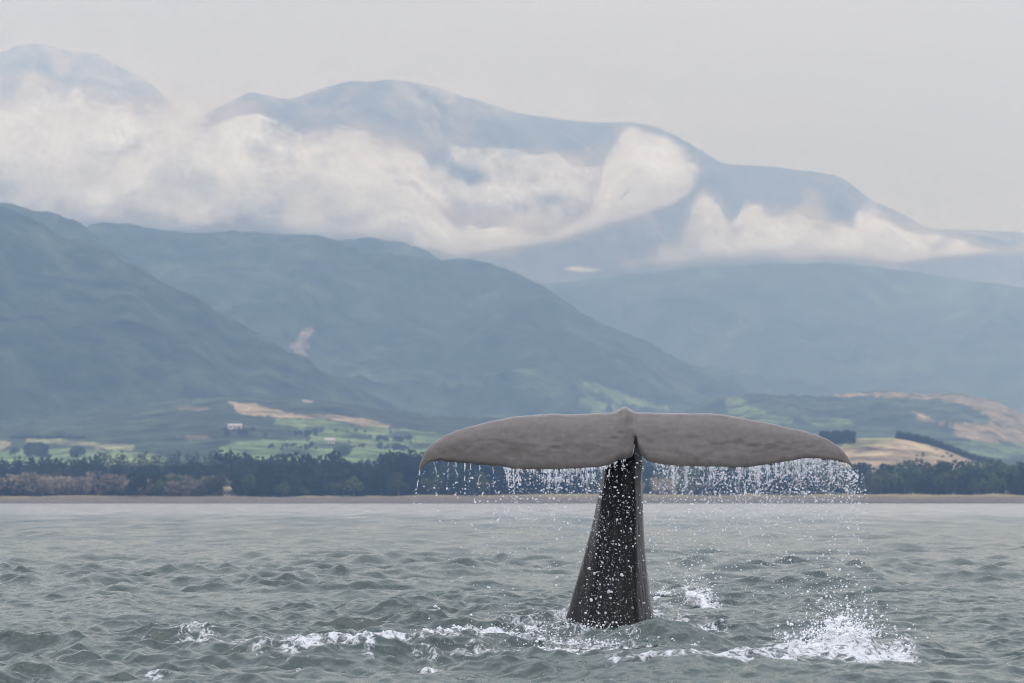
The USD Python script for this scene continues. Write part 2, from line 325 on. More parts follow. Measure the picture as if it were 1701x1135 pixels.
    N2 = {k: v for k, v in N.items() if k not in ('v', 'ss')}
    N2['al'] = ('map_range', {'range_type': 'smoothstep', 'from_min': 0.0, 'from_max': 2.3, 'to_min': 0.0, 'to_max': body})
    N2['d'] = ('diffuse_bsdf', {'color': (0.82, 0.91, 1.0)}); N2['tr'] = ('transparent_bsdf', {}); N2['mx'] = ('mix_closure', {})
    L2_ = [l for l in L if not l[1].startswith(('v.', 'ss.'))] + [(last, 'al.value'), ('al.result', 'mx.fac'), ('tr.BSDF', 'mx.closure1'), ('d.BSDF', 'mx.closure2')]
    tb = trimesh.Trimesh(Vb, np.concatenate([fb[:, [0, 1, 2]], fb[:, [0, 2, 3]]]), process=False)
    if (tb.face_normals[na * 200 + 14] @ (tb.triangles_center[na * 200 + 14] - np.array([tb.triangles_center[na * 200 + 14][0], Yc, zm[200]]))) < 0:
        tb.invert()
    obj('body', tb, look(name + '_body_%d' % seed, N2, L2_, surface='mx.closure'), str(t.GetPath()), smooth=True)
    tag(t, label, 'cloud')

cloud('cloud', 'long white cloud bank lying across the mountainside from the left edge',
      [(-330, 120), (0, 135), (60, 150), (130, 140), (200, 158), (250, 165), (290, 150), (330, 180), (400, 188), (470, 198), (560, 208), (640, 228), (690, 245), (725, 285), (760, 335), (800, 362), (850, 368), (930, 362), (980, 325), (1012, 262), (1030, 222), (1055, 206), (1080, 214), (1105, 212), (1128, 232), (1148, 246), (1160, 262), (1168, 284)],
      [(-330, 325), (0, 338), (100, 376), (200, 380), (300, 388), (400, 394), (500, 398), (560, 404), (640, 416), (700, 434), (760, 440), (830, 432), (900, 418), (1000, 392), (1080, 365), (1110, 356), (1140, 338), (1158, 312), (1168, 286)],
      8300, 900, 0.0014, 60, 60, 190, 5.0, 1, holes=[(200, 245, 100, 34, 1.1), (600, 262, 80, 28, 0.7)])
cloud('cloud', 'thin torn cloud wisps in the hollow below the summit', [(650, 250), (720, 232), (800, 235), (900, 240), (1000, 250), (1040, 260)], [(650, 300), (720, 350), (780, 390), (850, 405), (950, 400), (1040, 380)],
      8700, 500, 0.0016, 70, 70, 150, 4.5, 2, holes=[(765, 300, 65, 50, 1.5), (905, 335, 60, 28, 1.1)], body=0.7)
cloud('cloud', 'white puffy cloud resting on the right hand slope',
      [(1030, 442), (1080, 418), (1130, 380), (1155, 332), (1175, 322), (1200, 340), (1218, 362), (1250, 332), (1290, 330), (1340, 342), (1380, 358), (1420, 365), (1440, 338), (1470, 334), (1490, 352), (1530, 378), (1580, 385), (1610, 390), (1650, 406), (1720, 410)],
      [(1030, 446), (1100, 447), (1200, 442), (1290, 440), (1400, 438), (1470, 446), (1500, 446), (1560, 436), (1620, 430), (1720, 420)],
      8600, 700, 0.0018, 45, 35, 120, 4.2, 3)
cloud('cloud', 'tiny white cloud scrap below the long cloud bank', [(935, 444), (955, 438), (975, 440), (1005, 448)], [(935, 449), (955, 455), (975, 456), (1005, 451)], 8300, 200, 0.004, 14, 12, 50, 1.4, 4)

# ---------------------------------------------------------------- beach and plain
def beach():
    u = np.arange(-330, 2040, 4.0)
    Ys = np.array([1340, 1375, 1384, 1389, 1393, 1397, 1401, 1404, 1408, 1414, 1422, 1432, 1500, 1700, 2200, 3000, 4700], float)
    zs = np.array([-2.2, -0.9, -0.3, 0.25, 0.9, 1.7, 2.3, 2.75, 2.95, 3.2, 3.5, 3.3, 3.3, 3.2, 3.0, 3.0, 3.0])
    Yg, U = np.meshgrid(Ys, u, indexing='ij')
    X = (U - CX) / F * Yg
    b = fbm(np.stack([X / 18, Yg / 9, 0 * X], -1), 3, 71) - 0.5
    c = fbm(np.stack([X / 60, 0 * X, 0 * X], -1), 2, 72) - 0.5
    Z = zs[:, None] + b * np.where(zs > 2.5, 1.7, 0.4)[:, None] + c * (zs > 0.5)[:, None] * 1.5
    Z[0], Z[1] = zs[0], zs[1]
    cov = np.empty(X.shape + (3,)); cov[:] = np.array([0.150, 0.132, 0.115])
    k = np.clip((Z - 2.75 + b * 0.9) / 0.35, 0, 1)[..., None]
    cov = cov * (1 - k) + np.array([0.24, 0.21, 0.11]) * k
    k = (Yg > 1432)[..., None]
    cov = np.where(k, np.array([0.12, 0.13, 0.06]), cov)
    k = (Z < 0.45)[..., None]
    cov = np.where(k, cov * 0.7, cov)
    m = look('shingle', {'a': ('attribute', {'attribute': 'cover'}), 'g': ('geometry', {}), 'n': ('noise_texture', {'scale': 0.6, 'detail': 4.0}),
                         'mr': ('map_range', {'from_min': 0.3, 'from_max': 0.7, 'to_min': 0.7, 'to_max': 1.3}), 'mul': ('vector_math', {'math_type': 'scale'}),
                         'p': ('principled_bsdf', {'roughness': 0.9, 'specular_ior_level': 0.2})},
             [('g.position', 'n.vector'), ('n.fac', 'mr.value'), ('a.color', 'mul.vector1'), ('mr.result', 'mul.scale'), ('mul.vector', 'p.base_color')], surface='p.BSDF')
    o = obj('beach', (np.stack([X, Yg, Z], -1).reshape(-1, 3), grid_faces(len(Ys), len(u))), m, smooth=True, cover=cov.reshape(-1, 3))
    tag(o, 'grey brown shingle beach with a strip of dry grass', kind='structure')
beach()

# ---------------------------------------------------------------- the sea
def make_waves(rng, n=150):
    lam = np.exp(rng.uniform(np.log(0.14), np.log(8.0), n))
    ang = rng.normal(0, 0.85, n) + math.radians(255)         # running towards the camera and a little to the left
    k = 2 * np.pi / lam
    st = rng.uniform(0.5, 1.3, n) * 0.061 * np.where(lam < 0.5, 1.25, (0.5 / lam) ** 0.4) * np.where(lam > 2.5, 0.6, 1.0)
    return lam, k * np.cos(ang), k * np.sin(ang), st / k, rng.uniform(0, 2 * np.pi, n), k
WAVES = make_waves(np.random.default_rng(77))

# disturbed water round the tail: (pixel x, pixel y, half width, half height, lift in metres)
HUMPS = [(600, 1038, 50, 4, -0.10), (1110, 1082, 75, 18, 0.12), (1065, 1062, 45, 10, 0.05), (825, 1022, 55, 10, 0.10), (715, 1020, 40, 9, 0.07), (200, 1008, 75, 13, 0.12), (120, 1078, 95, 15, 0.11), (1330, 1035, 45, 10, 0.09), (1245, 1022, 40, 9, 0.07), (930, 1040, 40, 10, 0.05),
         (1010, 1046, 90, 14, -0.07), (760, 1068, 70, 12, 0.09), (1400, 1080, 80, 12, 0.08), (560, 1096, 60, 6, 0.05), (700, 1030, 50, 6, 0.04), (1420, 960, 40, 5, 0.04), (800, 912, 50, 4, 0.10), (945, 876, 18, 3, 0.09)]
# foam: (points, half width px, half height px, strength)
FOAM = [([(235, 1058), (320, 1056), (350, 1062)], 16, 5, 0.62), ([(310, 1066), (360, 1076), (430, 1088)], 26, 9, 0.62), ([(480, 1092), (520, 1090), (600, 1086)], 20, 6, 0.8),
        ([(520, 1088), (560, 1080), (610, 1078), (615, 1092)], 12, 5, 0.8), ([(600, 1080), (680, 1070), (740, 1062), (800, 1056), (830, 1060)], 22, 8, 0.84), ([(690, 1078), (760, 1072), (830, 1070)], 28, 8, 0.6),
        ([(830, 1062), (900, 1070), (960, 1078), (1050, 1078)], 26, 8, 0.52), ([(700, 1092), (860, 1084), (960, 1078), (1060, 1086)], 20, 5, 0.58), ([(935, 1036), (960, 1026), (985, 1040)], 22, 9, 0.72),
        ([(1080, 1020), (1110, 1010), (1150, 1030)], 20, 7, 0.45), ([(1090, 1035), (1140, 1045), (1200, 1050)], 22, 6, 0.55), ([(1085, 992), (1110, 990)], 18, 5, 0.75), ([(1140, 985), (1165, 1000), (1195, 1010)], 14, 6, 0.75),
        ([(1020, 1100), (1100, 1105), (1180, 1100), (1260, 1102)], 26, 5, 0.7), ([(1260, 1085), (1320, 1078), (1380, 1070), (1430, 1075)], 26, 9, 0.85), ([(1280, 1104), (1310, 1100)], 18, 6, 0.85), ([(1330, 1088), (1400, 1085), (1440, 1095), (1500, 1092)], 32, 9, 0.88),
        ([(1160, 1112), (1240, 1110)], 18, 3, 0.6), ([(640, 1125), (740, 1128)], 30, 3, 0.6), ([(250, 1130), (290, 1128)], 14, 3, 0.6), ([(500, 1115), (540, 1120), (520, 1132)], 10, 4, 0.6), ([(700, 1100), (725, 1104)], 8, 2.5, 0.7),
        ([(1240, 985), (1280, 990)], 16, 3, 0.5), ([(720, 1025), (735, 1022)], 9, 3, 0.75), ([(870, 1040), (920, 1055), (1000, 1062)], 40, 8, 0.55), ([(1420, 1098), (1500, 1085), (1510, 1080)], 14, 4, 0.65)]

def seg_dist(px, py, pts, w, h):
    d = np.full(px.shape, 9.0)
    P = np.array(pts, float) / (w, h)
    x, y = px / w, py / h
    for a, b in zip(P[:-1], P[1:]):
        ab = b - a
        t = np.clip(((x - a[0]) * ab[0] + (y - a[1]) * ab[1]) / max(ab @ ab, 1e-9), 0, 1)
        d = np.minimum(d, np.hypot(x - a[0] - t * ab[0], y - a[1] - t * ab[1]))
    return d

def sea_height(X, Y):
    """Lift and sideways shift of the sea surface."""
    PY = HY + EYE * F / Y; PX = CX + X / Y * F
    lam, kx, ky, amp, ph, k = WAVES
    dz, dx, dy = np.zeros_like(X), np.zeros_like(X), np.zeros_like(X)
    group = 0.15 + 1.7 * fbm(np.stack([X / 3.5, Y / 7.0, 0 * X], -1), 3, 4) ** 1.3
    step = np.where(Y < 42, 0.04, 0.06 * (Y / 42) ** 2)
    for i in range(len(lam)):
        w = np.clip((lam[i] / step - 2.2) / 2.5, 0, 1)
        if w.max() <= 0:
            continue
        p = kx[i] * X + ky[i] * Y + ph[i]
        s, c = np.sin(p), np.cos(p)
        a = amp[i] * w * group
        dz += a * c
        dx -= 0.6 * a * kx[i] / k[i] * s
        dy -= 0.6 * a * ky[i] / k[i] * s
    for hx, hy, rw, rh, lift in HUMPS:
        r2 = ((PX - hx) / rw) ** 2 + ((PY - hy) / rh) ** 2
        dz += lift * np.exp(-r2 * 1.2)
    return dz, dx, dy

def foam_at(X, Y):
    PY = HY + EYE * F / Y; PX = CX + X / Y * F
    f = np.zeros_like(X)
    for pts, w, h, s in FOAM:
        f = np.maximum(f, s * np.clip(1.25 - seg_dist(PX, PY, pts, w, h) * 0.8, 0, 1))
    return f

def sea():
    Ys = [19.0]
    while Ys[-1] < 1395:
        y = Ys[-1]
        Ys.append(y + (0.038 if y < 42 else 0.06 * (y / 42) ** 2 if y < 160 else 1.2 * (y / 160) ** 2 * 0.9))
    Ys = np.array(Ys)
    u = np.arange(-110, 1812, 2.4)
    Yg, U = np.meshgrid(Ys, u, indexing='ij')
    X = (U - CX) / F * Yg
    dz, dx, dy = sea_height(X, Yg)
    foam = foam_at(X, Yg)
    fr = fbm(np.stack([X * 7, Yg * 3.5, 0 * X], -1), 4, 15)
    near = foam > 0.02
    dz = dz + near * foam * (fr - 0.35) * 0.10
    Z = dz
    P = np.stack([X + dx, Yg + dy, Z], -1).reshape(-1, 3)
    m = look('sea_water', {
        'g': ('geometry', {}), 'a': ('attribute', {'attribute': 'foam'}),
        'sc': ('mapping', {'mapping_type': 'point', 'scale': (1.0, 0.45, 1.0)}),
        'n1': ('noise_texture', {'scale': 8.0, 'detail': 5.0, 'roughness': 0.55}),
        'n2': ('noise_texture', {'scale': 1.6, 'detail': 4.0, 'roughness': 0.6}),
        'n3': ('noise_texture', {'scale': 0.22, 'detail': 7.0, 'roughness': 0.72}),
        'b1': ('bump', {'strength': 0.42, 'distance': 0.04}), 'b2': ('bump', {'strength': 0.30, 'distance': 0.11}), 'b3': ('bump', {'strength': 0.28, 'distance': 0.8}),
        'fs': ('mapping', {'mapping_type': 'point', 'scale': (1.0, 0.4, 1.0)}),
        'fn': ('noise_texture', {'scale': 9.0, 'detail': 7.0, 'roughness': 0.72, 'distortion': 1.6}),
        'fnn': ('map_range', {'from_min': 0.36, 'from_max': 0.64, 'to_min': -0.45, 'to_max': 0.45}), 'sum': ('math', {'math_type': 'add'}),
        'fm': ('map_range', {'range_type': 'smoothstep', 'from_min': 0.42, 'from_max': 0.98, 'to_min': 0.0, 'to_max': 0.95}),
        'has': ('math', {'math_type': 'greater_than', 'value2': 0.02}), 'fac': ('math', {'math_type': 'multiply'}),
        'body': ('diffuse_bsdf', {'color': (0.008, 0.026, 0.023)}), 'psep': ('separate_xyz', {}), 'pr': ('map_range', {'range_type': 'smoothstep', 'from_min': 40.0, 'from_max': 400.0, 'to_min': 0.09, 'to_max': 0.18}), 'm4': ('mapping', {'mapping_type': 'point', 'scale': (0.35, 0.035, 1.0)}), 'n4': ('noise_texture', {'scale': 1.0, 'detail': 5.0, 'roughness': 0.65}),
        'd4': ('map_range', {'range_type': 'smoothstep', 'from_min': 50.0, 'from_max': 200.0, 'to_min': 0.0, 'to_max': 0.40}), 'c4': ('math', {'math_type': 'subtract', 'value2': 0.5}), 'e4': ('math', {'math_type': 'multiply_add'}), 'x4': ('math', {'math_type': 'maximum', 'value2': 0.05}), 'shine': ('glossy_bsdf', {'color': (1.0, 0.98, 0.935)}), 'fr': ('fresnel', {'IOR': 1.65}), 'water': ('mix_closure', {}),
        'foam': ('principled_bsdf', {'base_color': (0.62, 0.64, 0.63), 'roughness': 0.7}),
        'mix': ('mix_closure', {}),
    }, [('g.position', 'sc.vector'), ('sc.vector', 'n1.vector'), ('sc.vector', 'n2.vector'), ('sc.vector', 'n3.vector'),
        ('n3.fac', 'b3.height'), ('n2.fac', 'b2.height'), ('b3.normal', 'b2.normal'), ('n1.fac', 'b1.height'), ('b2.normal', 'b1.normal'), ('g.position', 'psep.vector'), ('psep.y', 'pr.value'), ('psep.y', 'd4.value'), ('g.position', 'm4.vector'), ('m4.vector', 'n4.vector'), ('n4.fac', 'c4.value1'), ('c4.value', 'e4.value1'), ('d4.result', 'e4.value2'), ('pr.result', 'e4.value3'), ('e4.value', 'x4.value1'), ('x4.value', 'shine.roughness'), ('b1.normal', 'shine.normal'), ('b1.normal', 'fr.normal'), ('fr.fac', 'water.fac'), ('body.BSDF', 'water.closure1'), ('shine.BSDF', 'water.closure2'), ('b1.normal', 'foam.normal'),
        ('g.position', 'fs.vector'), ('fs.vector', 'fn.vector'), ('fn.fac', 'fnn.value'), ('a.fac', 'sum.value1'), ('fnn.result', 'sum.value2'), ('sum.value', 'fm.value'), ('a.fac', 'has.value1'), ('fm.result', 'fac.value1'), ('has.value', 'fac.value2'),
        ('fac.value', 'mix.fac'), ('water.closure', 'mix.closure1'), ('foam.BSDF', 'mix.closure2')], surface='mix.closure')
    n = len(P)
    # the calm continuation of the sea to all sides, a little deeper than the wave troughs
    P = np.concatenate([P, [[-8900, -55, -0.75], [8900, -55, -0.75], [8900, 1500, -0.75], [-8900, 1500, -0.75]]])
    fc = np.concatenate([grid_faces(len(Ys), len(u)), [[n, n + 1, n + 2, n + 3]]])
    foam = np.concatenate([foam.ravel(), np.zeros(4)])
    o = obj('sea', (P, fc), m, smooth=True, extra={'foam': foam.ravel()})
    tag(o, 'choppy grey green sea with white foam round the tail', kind='structure')
    return len(P)
n_sea = sea()

# ---------------------------------------------------------------- the whale's tail
from scipy.interpolate import PchipInterpolator
TOP = np.array([(696, 783), (697.5, 774), (700, 765), (707, 750), (715, 741.5), (724, 734.5), (745, 721.5), (780, 709.5), (830, 697), (880, 690.5), (930, 688), (990, 687), (1012, 686.2), (1022, 685), (1030, 680.5), (1037, 677.5), (1044, 680.5), (1052, 684), (1062, 685.5), (1100, 684.5), (1150, 685.3), (1200, 689.5), (1250, 697), (1300, 707.5), (1350, 721), (1378, 732), (1396, 744), (1407, 757), (1413, 767), (1416.5, 774), (1418.5, 779)], float)
BOT = np.array([(696, 783.2), (700, 779.5), (707, 773), (714, 768.5), (722, 766.8), (742, 766.8), (763, 769.5), (800, 773), (823, 774.5), (840, 777.5), (856, 780), (918, 781), (950, 779.5), (973, 778.5), (1000, 776), (1012, 773.5), (1025, 767.5), (1040, 762.5), (1049, 759), (1052.5, 753.5), (1054, 744), (1055.8, 738), (1058, 744), (1062, 752.5), (1068, 759.5), (1076, 765.5), (1088, 769.5), (1099.5, 772.2), (1135, 775.4), (1183, 776.5), (1240, 777.3), (1260, 775), (1278, 772), (1314, 766.6), (1342, 762.3), (1362, 763), (1383, 765.4), (1400, 768), (1408, 771.5), (1414, 776), (1418.5, 779.2)], float)
ftop, fbot = PchipInterpolator(*TOP.T), PchipInterpolator(*BOT.T)
B0 = PchipInterpolator([696, 714, 800, 900, 1000, 1055, 1120, 1240, 1342, 1418.5], [783.2, 768.5, 773, 781, 776, 771, 774, 777.3, 762.3, 779.2])
YLE = PchipInterpolator([696, 760, 900, 1037, 1200, 1350, 1418.5], [32.80, 32.89, 33.06, 33.14, 33.05, 32.89, 32.80])
YTE = PchipInterpolator([696, 760, 900, 1037, 1200, 1350, 1418.5], [32.79, 32.79, 32.79, 32.84, 32.78, 32.78, 32.79])

def te_y(px):
    a = ftop(px); f = np.clip((fbot(px) - a) / np.maximum(B0(px) - a, 1e-3), 0, 1.2)
    return YLE(px) + (YTE(px) - YLE(px)) * f

def whale():
    rng = np.random.default_rng(3)
    cols = np.unique(np.concatenate([696 + (np.linspace(0, 1, 40) ** 2) * 60, np.linspace(756, 1028, 110), np.linspace(1028, 1086, 64), np.linspace(1086, 1358, 110), 1418.5 - (np.linspace(0, 1, 40) ** 2) * 60]))[1:-1]
    nu = 30
    s = (1 - np.cos(np.linspace(0, np.pi, nu))) / 2
    rings = []
    for px in cols:
        tip = min(px - 696, 1418.5 - px)
        n1 = float(noise(np.array([[px / 9.0, 3.3, 0]]), 5)[0] - 0.5); n2 = float(noise(np.array([[px / 3.3, 7.3, 0]]), 6)[0])
        zt, zb = ftop(px), fbot(px); nick = (n1 * 3.4 - max(0.0, n2 - 0.62) * 9.0) * min(1, tip / 40) * (abs(px - 1055) > 14)
        yl, yt = float(YLE(px)), float(te_y(px))
        le, te = np.array([yl, wz(zt, yl)]), np.array([yt, wz(zb, yt)])
        z0 = float(B0(px)); y0 = float(YTE(px)); fcut = min(1.2, max(0.05, (zb - zt) / max(z0 - zt, 1e-3)))
        d = np.array([y0, wz(z0, y0)]) - le; c = np.hypot(*d); n = np.array([d[1], -d[0]]) / max(c, 1e-6)
        s1 = s * fcut; sc = np.clip(s1, 0, 1)
        T = min(0.19, 0.22 * c) * (0.75 + 0.25 * min(1, tip / 120)) + 0.05 * math.exp(-((px - 1040) / 60) ** 2) * min(1, c / 0.7)
        th = T * 5 * (0.2969 * np.sqrt(sc) - 0.126 * sc - 0.3516 * sc ** 2 + 0.2843 * sc ** 3 - 0.1015 * sc ** 4) * np.clip(1 - s ** 30, 0, 1) ** 0.5 + (0.008 + 0.024 * s) * np.clip(1 - s ** 40, 0, 1) * np.clip(s / 0.03, 0, 1) ** 0.5 * min(1, tip / 25)
        cam_ = 0.15 * c * np.sin(np.pi * sc ** 0.55)
        up = le + s1[:, None] * d + n * (cam_ + th)[:, None]
        lo = le + s1[:, None] * d + n * (cam_ - th * 0.8)[:, None]
        ring = np.concatenate([up, lo[-2:0:-1]])
        pys = HY - (ring[:, 1] - EYE) / ring[:, 0] * F
        k = (zb - zt) / max(pys.max() - pys.min(), 1e-6)
        pys = zt + (pys - pys.min()) * k + nick * np.concatenate([s, s[-2:0:-1]]) ** 14
        rings.append(np.stack([wx(px, ring[:, 0]), ring[:, 0], wz(pys, ring[:, 0])], 1))
    m = len(rings[0]); V = np.concatenate(rings + [[rings[0].mean(0) - [0.006, 0, 0]], [rings[-1].mean(0) + [0.006, 0, 0]]]); fc = []
    nr = len(rings)
    for a in range(nr - 1):
        for b in range(m):
            p, q = a * m + b, a * m + (b + 1) % m
            fc += [[p, q, q + m], [p, q + m, p + m]]
    for b in range(m):
        fc += [[nr * m, (b + 1) % m, b], [nr * m + 1, (nr - 1) * m + b, (nr - 1) * m + (b + 1) % m]]
    fl = trimesh.Trimesh(V, fc, process=True)
    trimesh.repair.fix_normals(fl)
    # the tail stock: cross sections from below the water to the root of the flukes
    LEFT = PchipInterpolator([700, 730, 755, 775, 800, 830, 870, 905, 940, 970, 1000, 1020, 1060, 1130], [1018, 1010, 1003, 1000, 997.5, 992, 984.5, 975, 966, 957, 948, 942, 930, 905])
    RIGHT = PchipInterpolator([700, 730, 752, 765, 780, 800, 830, 880, 920, 960, 1000, 1022, 1060, 1130], [1060, 1062, 1066, 1069, 1067.5, 1067, 1068, 1070, 1073, 1077.5, 1082.5, 1086.5, 1093, 1110])
    RL = PchipInterpolator([700, 800, 850, 900, 1000, 1130], [-0.8, -0.8, -0.76, -0.64, -0.44, -0.40])
    RR = PchipInterpolator([700, 765, 800, 850, 1000, 1130], [0.50, 0.52, 0.58, 0.62, 0.57, 0.5])
    YC = PchipInterpolator([700, 730, 760, 800, 900, 1000, 1130], [33.30, 33.32, 33.36, 33.40, 33.46, 33.5, 33.5])
    pys = np.linspace(712, 1130, 120); rr = []
    nseg = 72
    for py in pys:
        yc = float(YC(py)); l, r = float(LEFT(py)), float(RIGHT(py))
        c, a = wx((l + r) / 2, yc), (r - l) / 2 / F * yc
        rl, rg = float(RL(py)), float(RR(py))
        key = np.array([(-1.0, 0.25), (rl, -0.72), ((rl + rg) / 2, -0.80), (rg, -0.98), (0.93, -0.12), (1.0, 0.3), (0.62, 0.95), (0.0, 1.2), (-0.65, 0.95)])
        kk = np.concatenate([key] * 3); tt = np.arange(len(kk))
        td = np.linspace(9, 18, nseg * 4, endpoint=False)
        poly = np.stack([np.interp(td, tt, kk[:, j]) for j in (0, 1)], 1)
        w = 13
        ker = np.hanning(w * 2 + 1); ker /= ker.sum()
        sm = np.stack([np.convolve(np.concatenate([poly[-w:, j], poly[:, j], poly[:w, j]]), ker, 'valid') for j in (0, 1)], 1)[::4]
        sm[:, 0] = (sm[:, 0] - (sm[:, 0].max() + sm[:, 0].min()) / 2) / (np.ptp(sm[:, 0]) / 2)
        dp = 1.0 if py > 790 else 0.25 + 0.75 * max(0, py - 712) / 78
        z = wz(py, yc)
        rr.append(np.stack([c + sm[:, 0] * a, yc + sm[:, 1] * a * dp, np.full(len(sm), z)], 1))
    m = len(rr[0]); nr = len(rr); V = np.concatenate(rr + [[rr[0].mean(0)], [rr[-1].mean(0)]]); fc = []
    for a in range(nr - 1):
        for b in range(m):
            p, q = a * m + b, a * m + (b + 1) % m
            fc += [[p, q, q + m], [p, q + m, p + m]]
    for b in range(m):
        fc += [[nr * m, (b + 1) % m, b], [nr * m + 1, (nr - 1) * m + b, (nr - 1) * m + (b + 1) % m]]
    st = trimesh.Trimesh(V, fc, process=False)
    trimesh.repair.fix_normals(st)
    def man(t):
        if t.volume < 0:
            t.invert()
        return manifold3d.Manifold(manifold3d.Mesh(np.asarray(t.vertices, np.float32), np.asarray(t.faces, np.uint32)))
    w = (man(fl) + man(st)).refine_to_length(0.02)
    mm = w.to_mesh()
    t = trimesh.Trimesh(mm.vert_properties[:, :3], mm.tri_verts, process=True)
    v0 = np.array(t.vertices)
    trimesh.smoothing.filter_taubin(t, iterations=14)
    v = np.array(t.vertices); nrm = np.array(t.vertex_normals)
    PX = CX + v[:, 0] / v[:, 1] * F; PY = HY - (v[:, 2] - EYE) / v[:, 1] * F
    flk = PY < 781
    q = np.stack([v[:, 0] * 9, v[:, 1] * 9, v[:, 2] * 20], 1)
    d = (fbm(q, 4, 2) - 0.5) * 0.010 + (fbm(np.stack([v[:, 0] * 3.2, v[:, 1] * 3, v[:, 2] * 4.5], 1), 3, 3) - 0.5) * 0.03
    edge = np.minimum(np.abs(PY - fbot(np.clip(PX, 697, 1418))), 30) / 30
    d = np.where(flk, d * (0.3 + 0.7 * edge), (fbm(np.stack([v[:, 0] * 22, v[:, 1] * 22, v[:, 2] * 3.0], 1), 4, 6) - 0.5) * 0.010)
    for cx, cy, rw, rh, dep in ((922, 744, 9, 3.5, -0.010), (923, 740, 12, 3, 0.008), (1031, 720.5, 5, 3, -0.010), (1018, 729, 7, 3, -0.008), (1015, 707, 4, 2.5, -0.006), (1039, 690, 9, 18, 0.014), (1104, 713, 8, 4, 0.006), (1054, 730, 4, 7, -0.022), (1130, 722, 20, 3, 0.006), (1250, 742, 14, 3, -0.006), (1195, 733, 16, 3, 0.006)):
        d += dep * np.exp(-((PX - cx) / rw) ** 2 - ((PY - cy) / rh) ** 2) * flk
    v = v + nrm * d[:, None]
    skin = look('wet_whale_skin', {
        'g': ('geometry', {}), 'ms': ('mapping', {'mapping_type': 'point', 'scale': (1.0, 1.0, 0.16)}), 'mf': ('mapping', {'mapping_type': 'point', 'scale': (0.35, 1.0, 1.0)}),
        'n': ('noise_texture', {'scale': 14.0, 'detail': 6.0, 'roughness': 0.6}), 'st': ('noise_texture', {'scale': 22.0, 'detail': 4.0, 'roughness': 0.6}), 'fi': ('noise_texture', {'scale': 38.0, 'detail': 5.0, 'roughness': 0.62}),
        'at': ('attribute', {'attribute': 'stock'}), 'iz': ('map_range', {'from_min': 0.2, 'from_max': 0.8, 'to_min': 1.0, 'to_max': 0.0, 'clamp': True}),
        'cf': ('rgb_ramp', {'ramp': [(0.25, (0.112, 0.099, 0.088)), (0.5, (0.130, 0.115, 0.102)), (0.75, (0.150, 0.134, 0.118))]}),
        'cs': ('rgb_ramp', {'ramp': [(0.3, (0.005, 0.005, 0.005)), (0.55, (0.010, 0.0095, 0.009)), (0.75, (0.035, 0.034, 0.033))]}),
        'col': ('mix_color', {}), 'rr': ('map_range', {'from_min': 0.3, 'from_max': 0.7, 'to_min': 0.24, 'to_max': 0.36}), 'rs': ('map_range', {'from_min': 0.3, 'from_max': 0.7, 'to_min': 0.14, 'to_max': 0.34}), 'ro': ('mix_float', {}),
        'hb': ('mix_float', {}), 'sp': ('mix_float', {'a': 0.22, 'b': 0.5}), 'ct': ('mix_float', {'a': 0.08, 'b': 0.55}), 'b': ('bump', {'strength': 0.16, 'distance': 0.012}),
        'p': ('principled_bsdf', {'ior': 1.37, 'coat_weight': 0.55, 'coat_roughness': 0.16, 'coat_ior': 1.33}),
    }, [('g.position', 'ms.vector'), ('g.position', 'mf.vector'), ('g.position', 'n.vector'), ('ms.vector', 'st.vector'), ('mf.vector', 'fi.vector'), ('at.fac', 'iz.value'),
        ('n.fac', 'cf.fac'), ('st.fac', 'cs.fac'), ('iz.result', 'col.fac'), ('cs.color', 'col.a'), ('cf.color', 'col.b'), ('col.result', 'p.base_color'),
        ('n.fac', 'rr.value'), ('st.fac', 'rs.value'), ('iz.result', 'ro.fac'), ('rs.result', 'ro.a'), ('rr.result', 'ro.b'), ('ro.result', 'p.roughness'),
        ('iz.result', 'sp.fac'), ('iz.result', 'ct.fac'), ('ct.result', 'p.coat_weight'), ('sp.result', 'p.specular_ior_level'), ('iz.result', 'hb.fac'), ('st.fac', 'hb.a'), ('fi.fac', 'hb.b'), ('hb.result', 'b.height'), ('b.normal', 'p.normal')], surface='p.BSDF')
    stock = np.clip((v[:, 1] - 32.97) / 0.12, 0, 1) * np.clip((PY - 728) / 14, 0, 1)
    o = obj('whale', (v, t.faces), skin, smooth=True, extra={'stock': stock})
    tag(o, 'dark grey whale tail raised out of the sea with both flukes spread', 'whale')
    return len(t.faces)
n_whale = whale()

# ---------------------------------------------------------------- falling water, spray and splashes
wet = look('falling_water', {'p': ('principled_bsdf', {'base_color': (0.93, 0.95, 0.96), 'roughness': 0.12, 'ior': 1.333, 'transmission_weight': 0.55})}, surface='p.BSDF')
white_water = look('white_water', {'g': ('geometry', {}), 'n': ('noise_texture', {'scale': 30.0, 'detail': 5.0, 'roughness': 0.7}), 'b': ('bump', {'strength': 0.35, 'distance': 0.02}),
                                   'p': ('principled_bsdf', {'base_color': (0.72, 0.74, 0.73), 'roughness': 0.6, 'subsurface_weight': 0.4, 'subsurface_scale': 0.03, 'subsurface_radius': (1.0, 1.0, 1.0)})}, [('g.position', 'n.vector'), ('n.fac', 'b.height'), ('b.normal', 'p.normal')], surface='p.BSDF')
OCT_V = np.array([[1, 0, 0], [-1, 0, 0], [0, 1, 0], [0, -1, 0], [0, 0, 1.0], [0, 0, -1.0]])
OCT_F = np.array([[0, 2, 4], [2, 1, 4], [1, 3, 4], [3, 0, 4], [2, 0, 5], [1, 2, 5], [3, 1, 5], [0, 3, 5]])
_ico = trimesh.creation.icosphere(1)
ICO_V, ICO_F = np.array(_ico.vertices), np.array(_ico.faces)

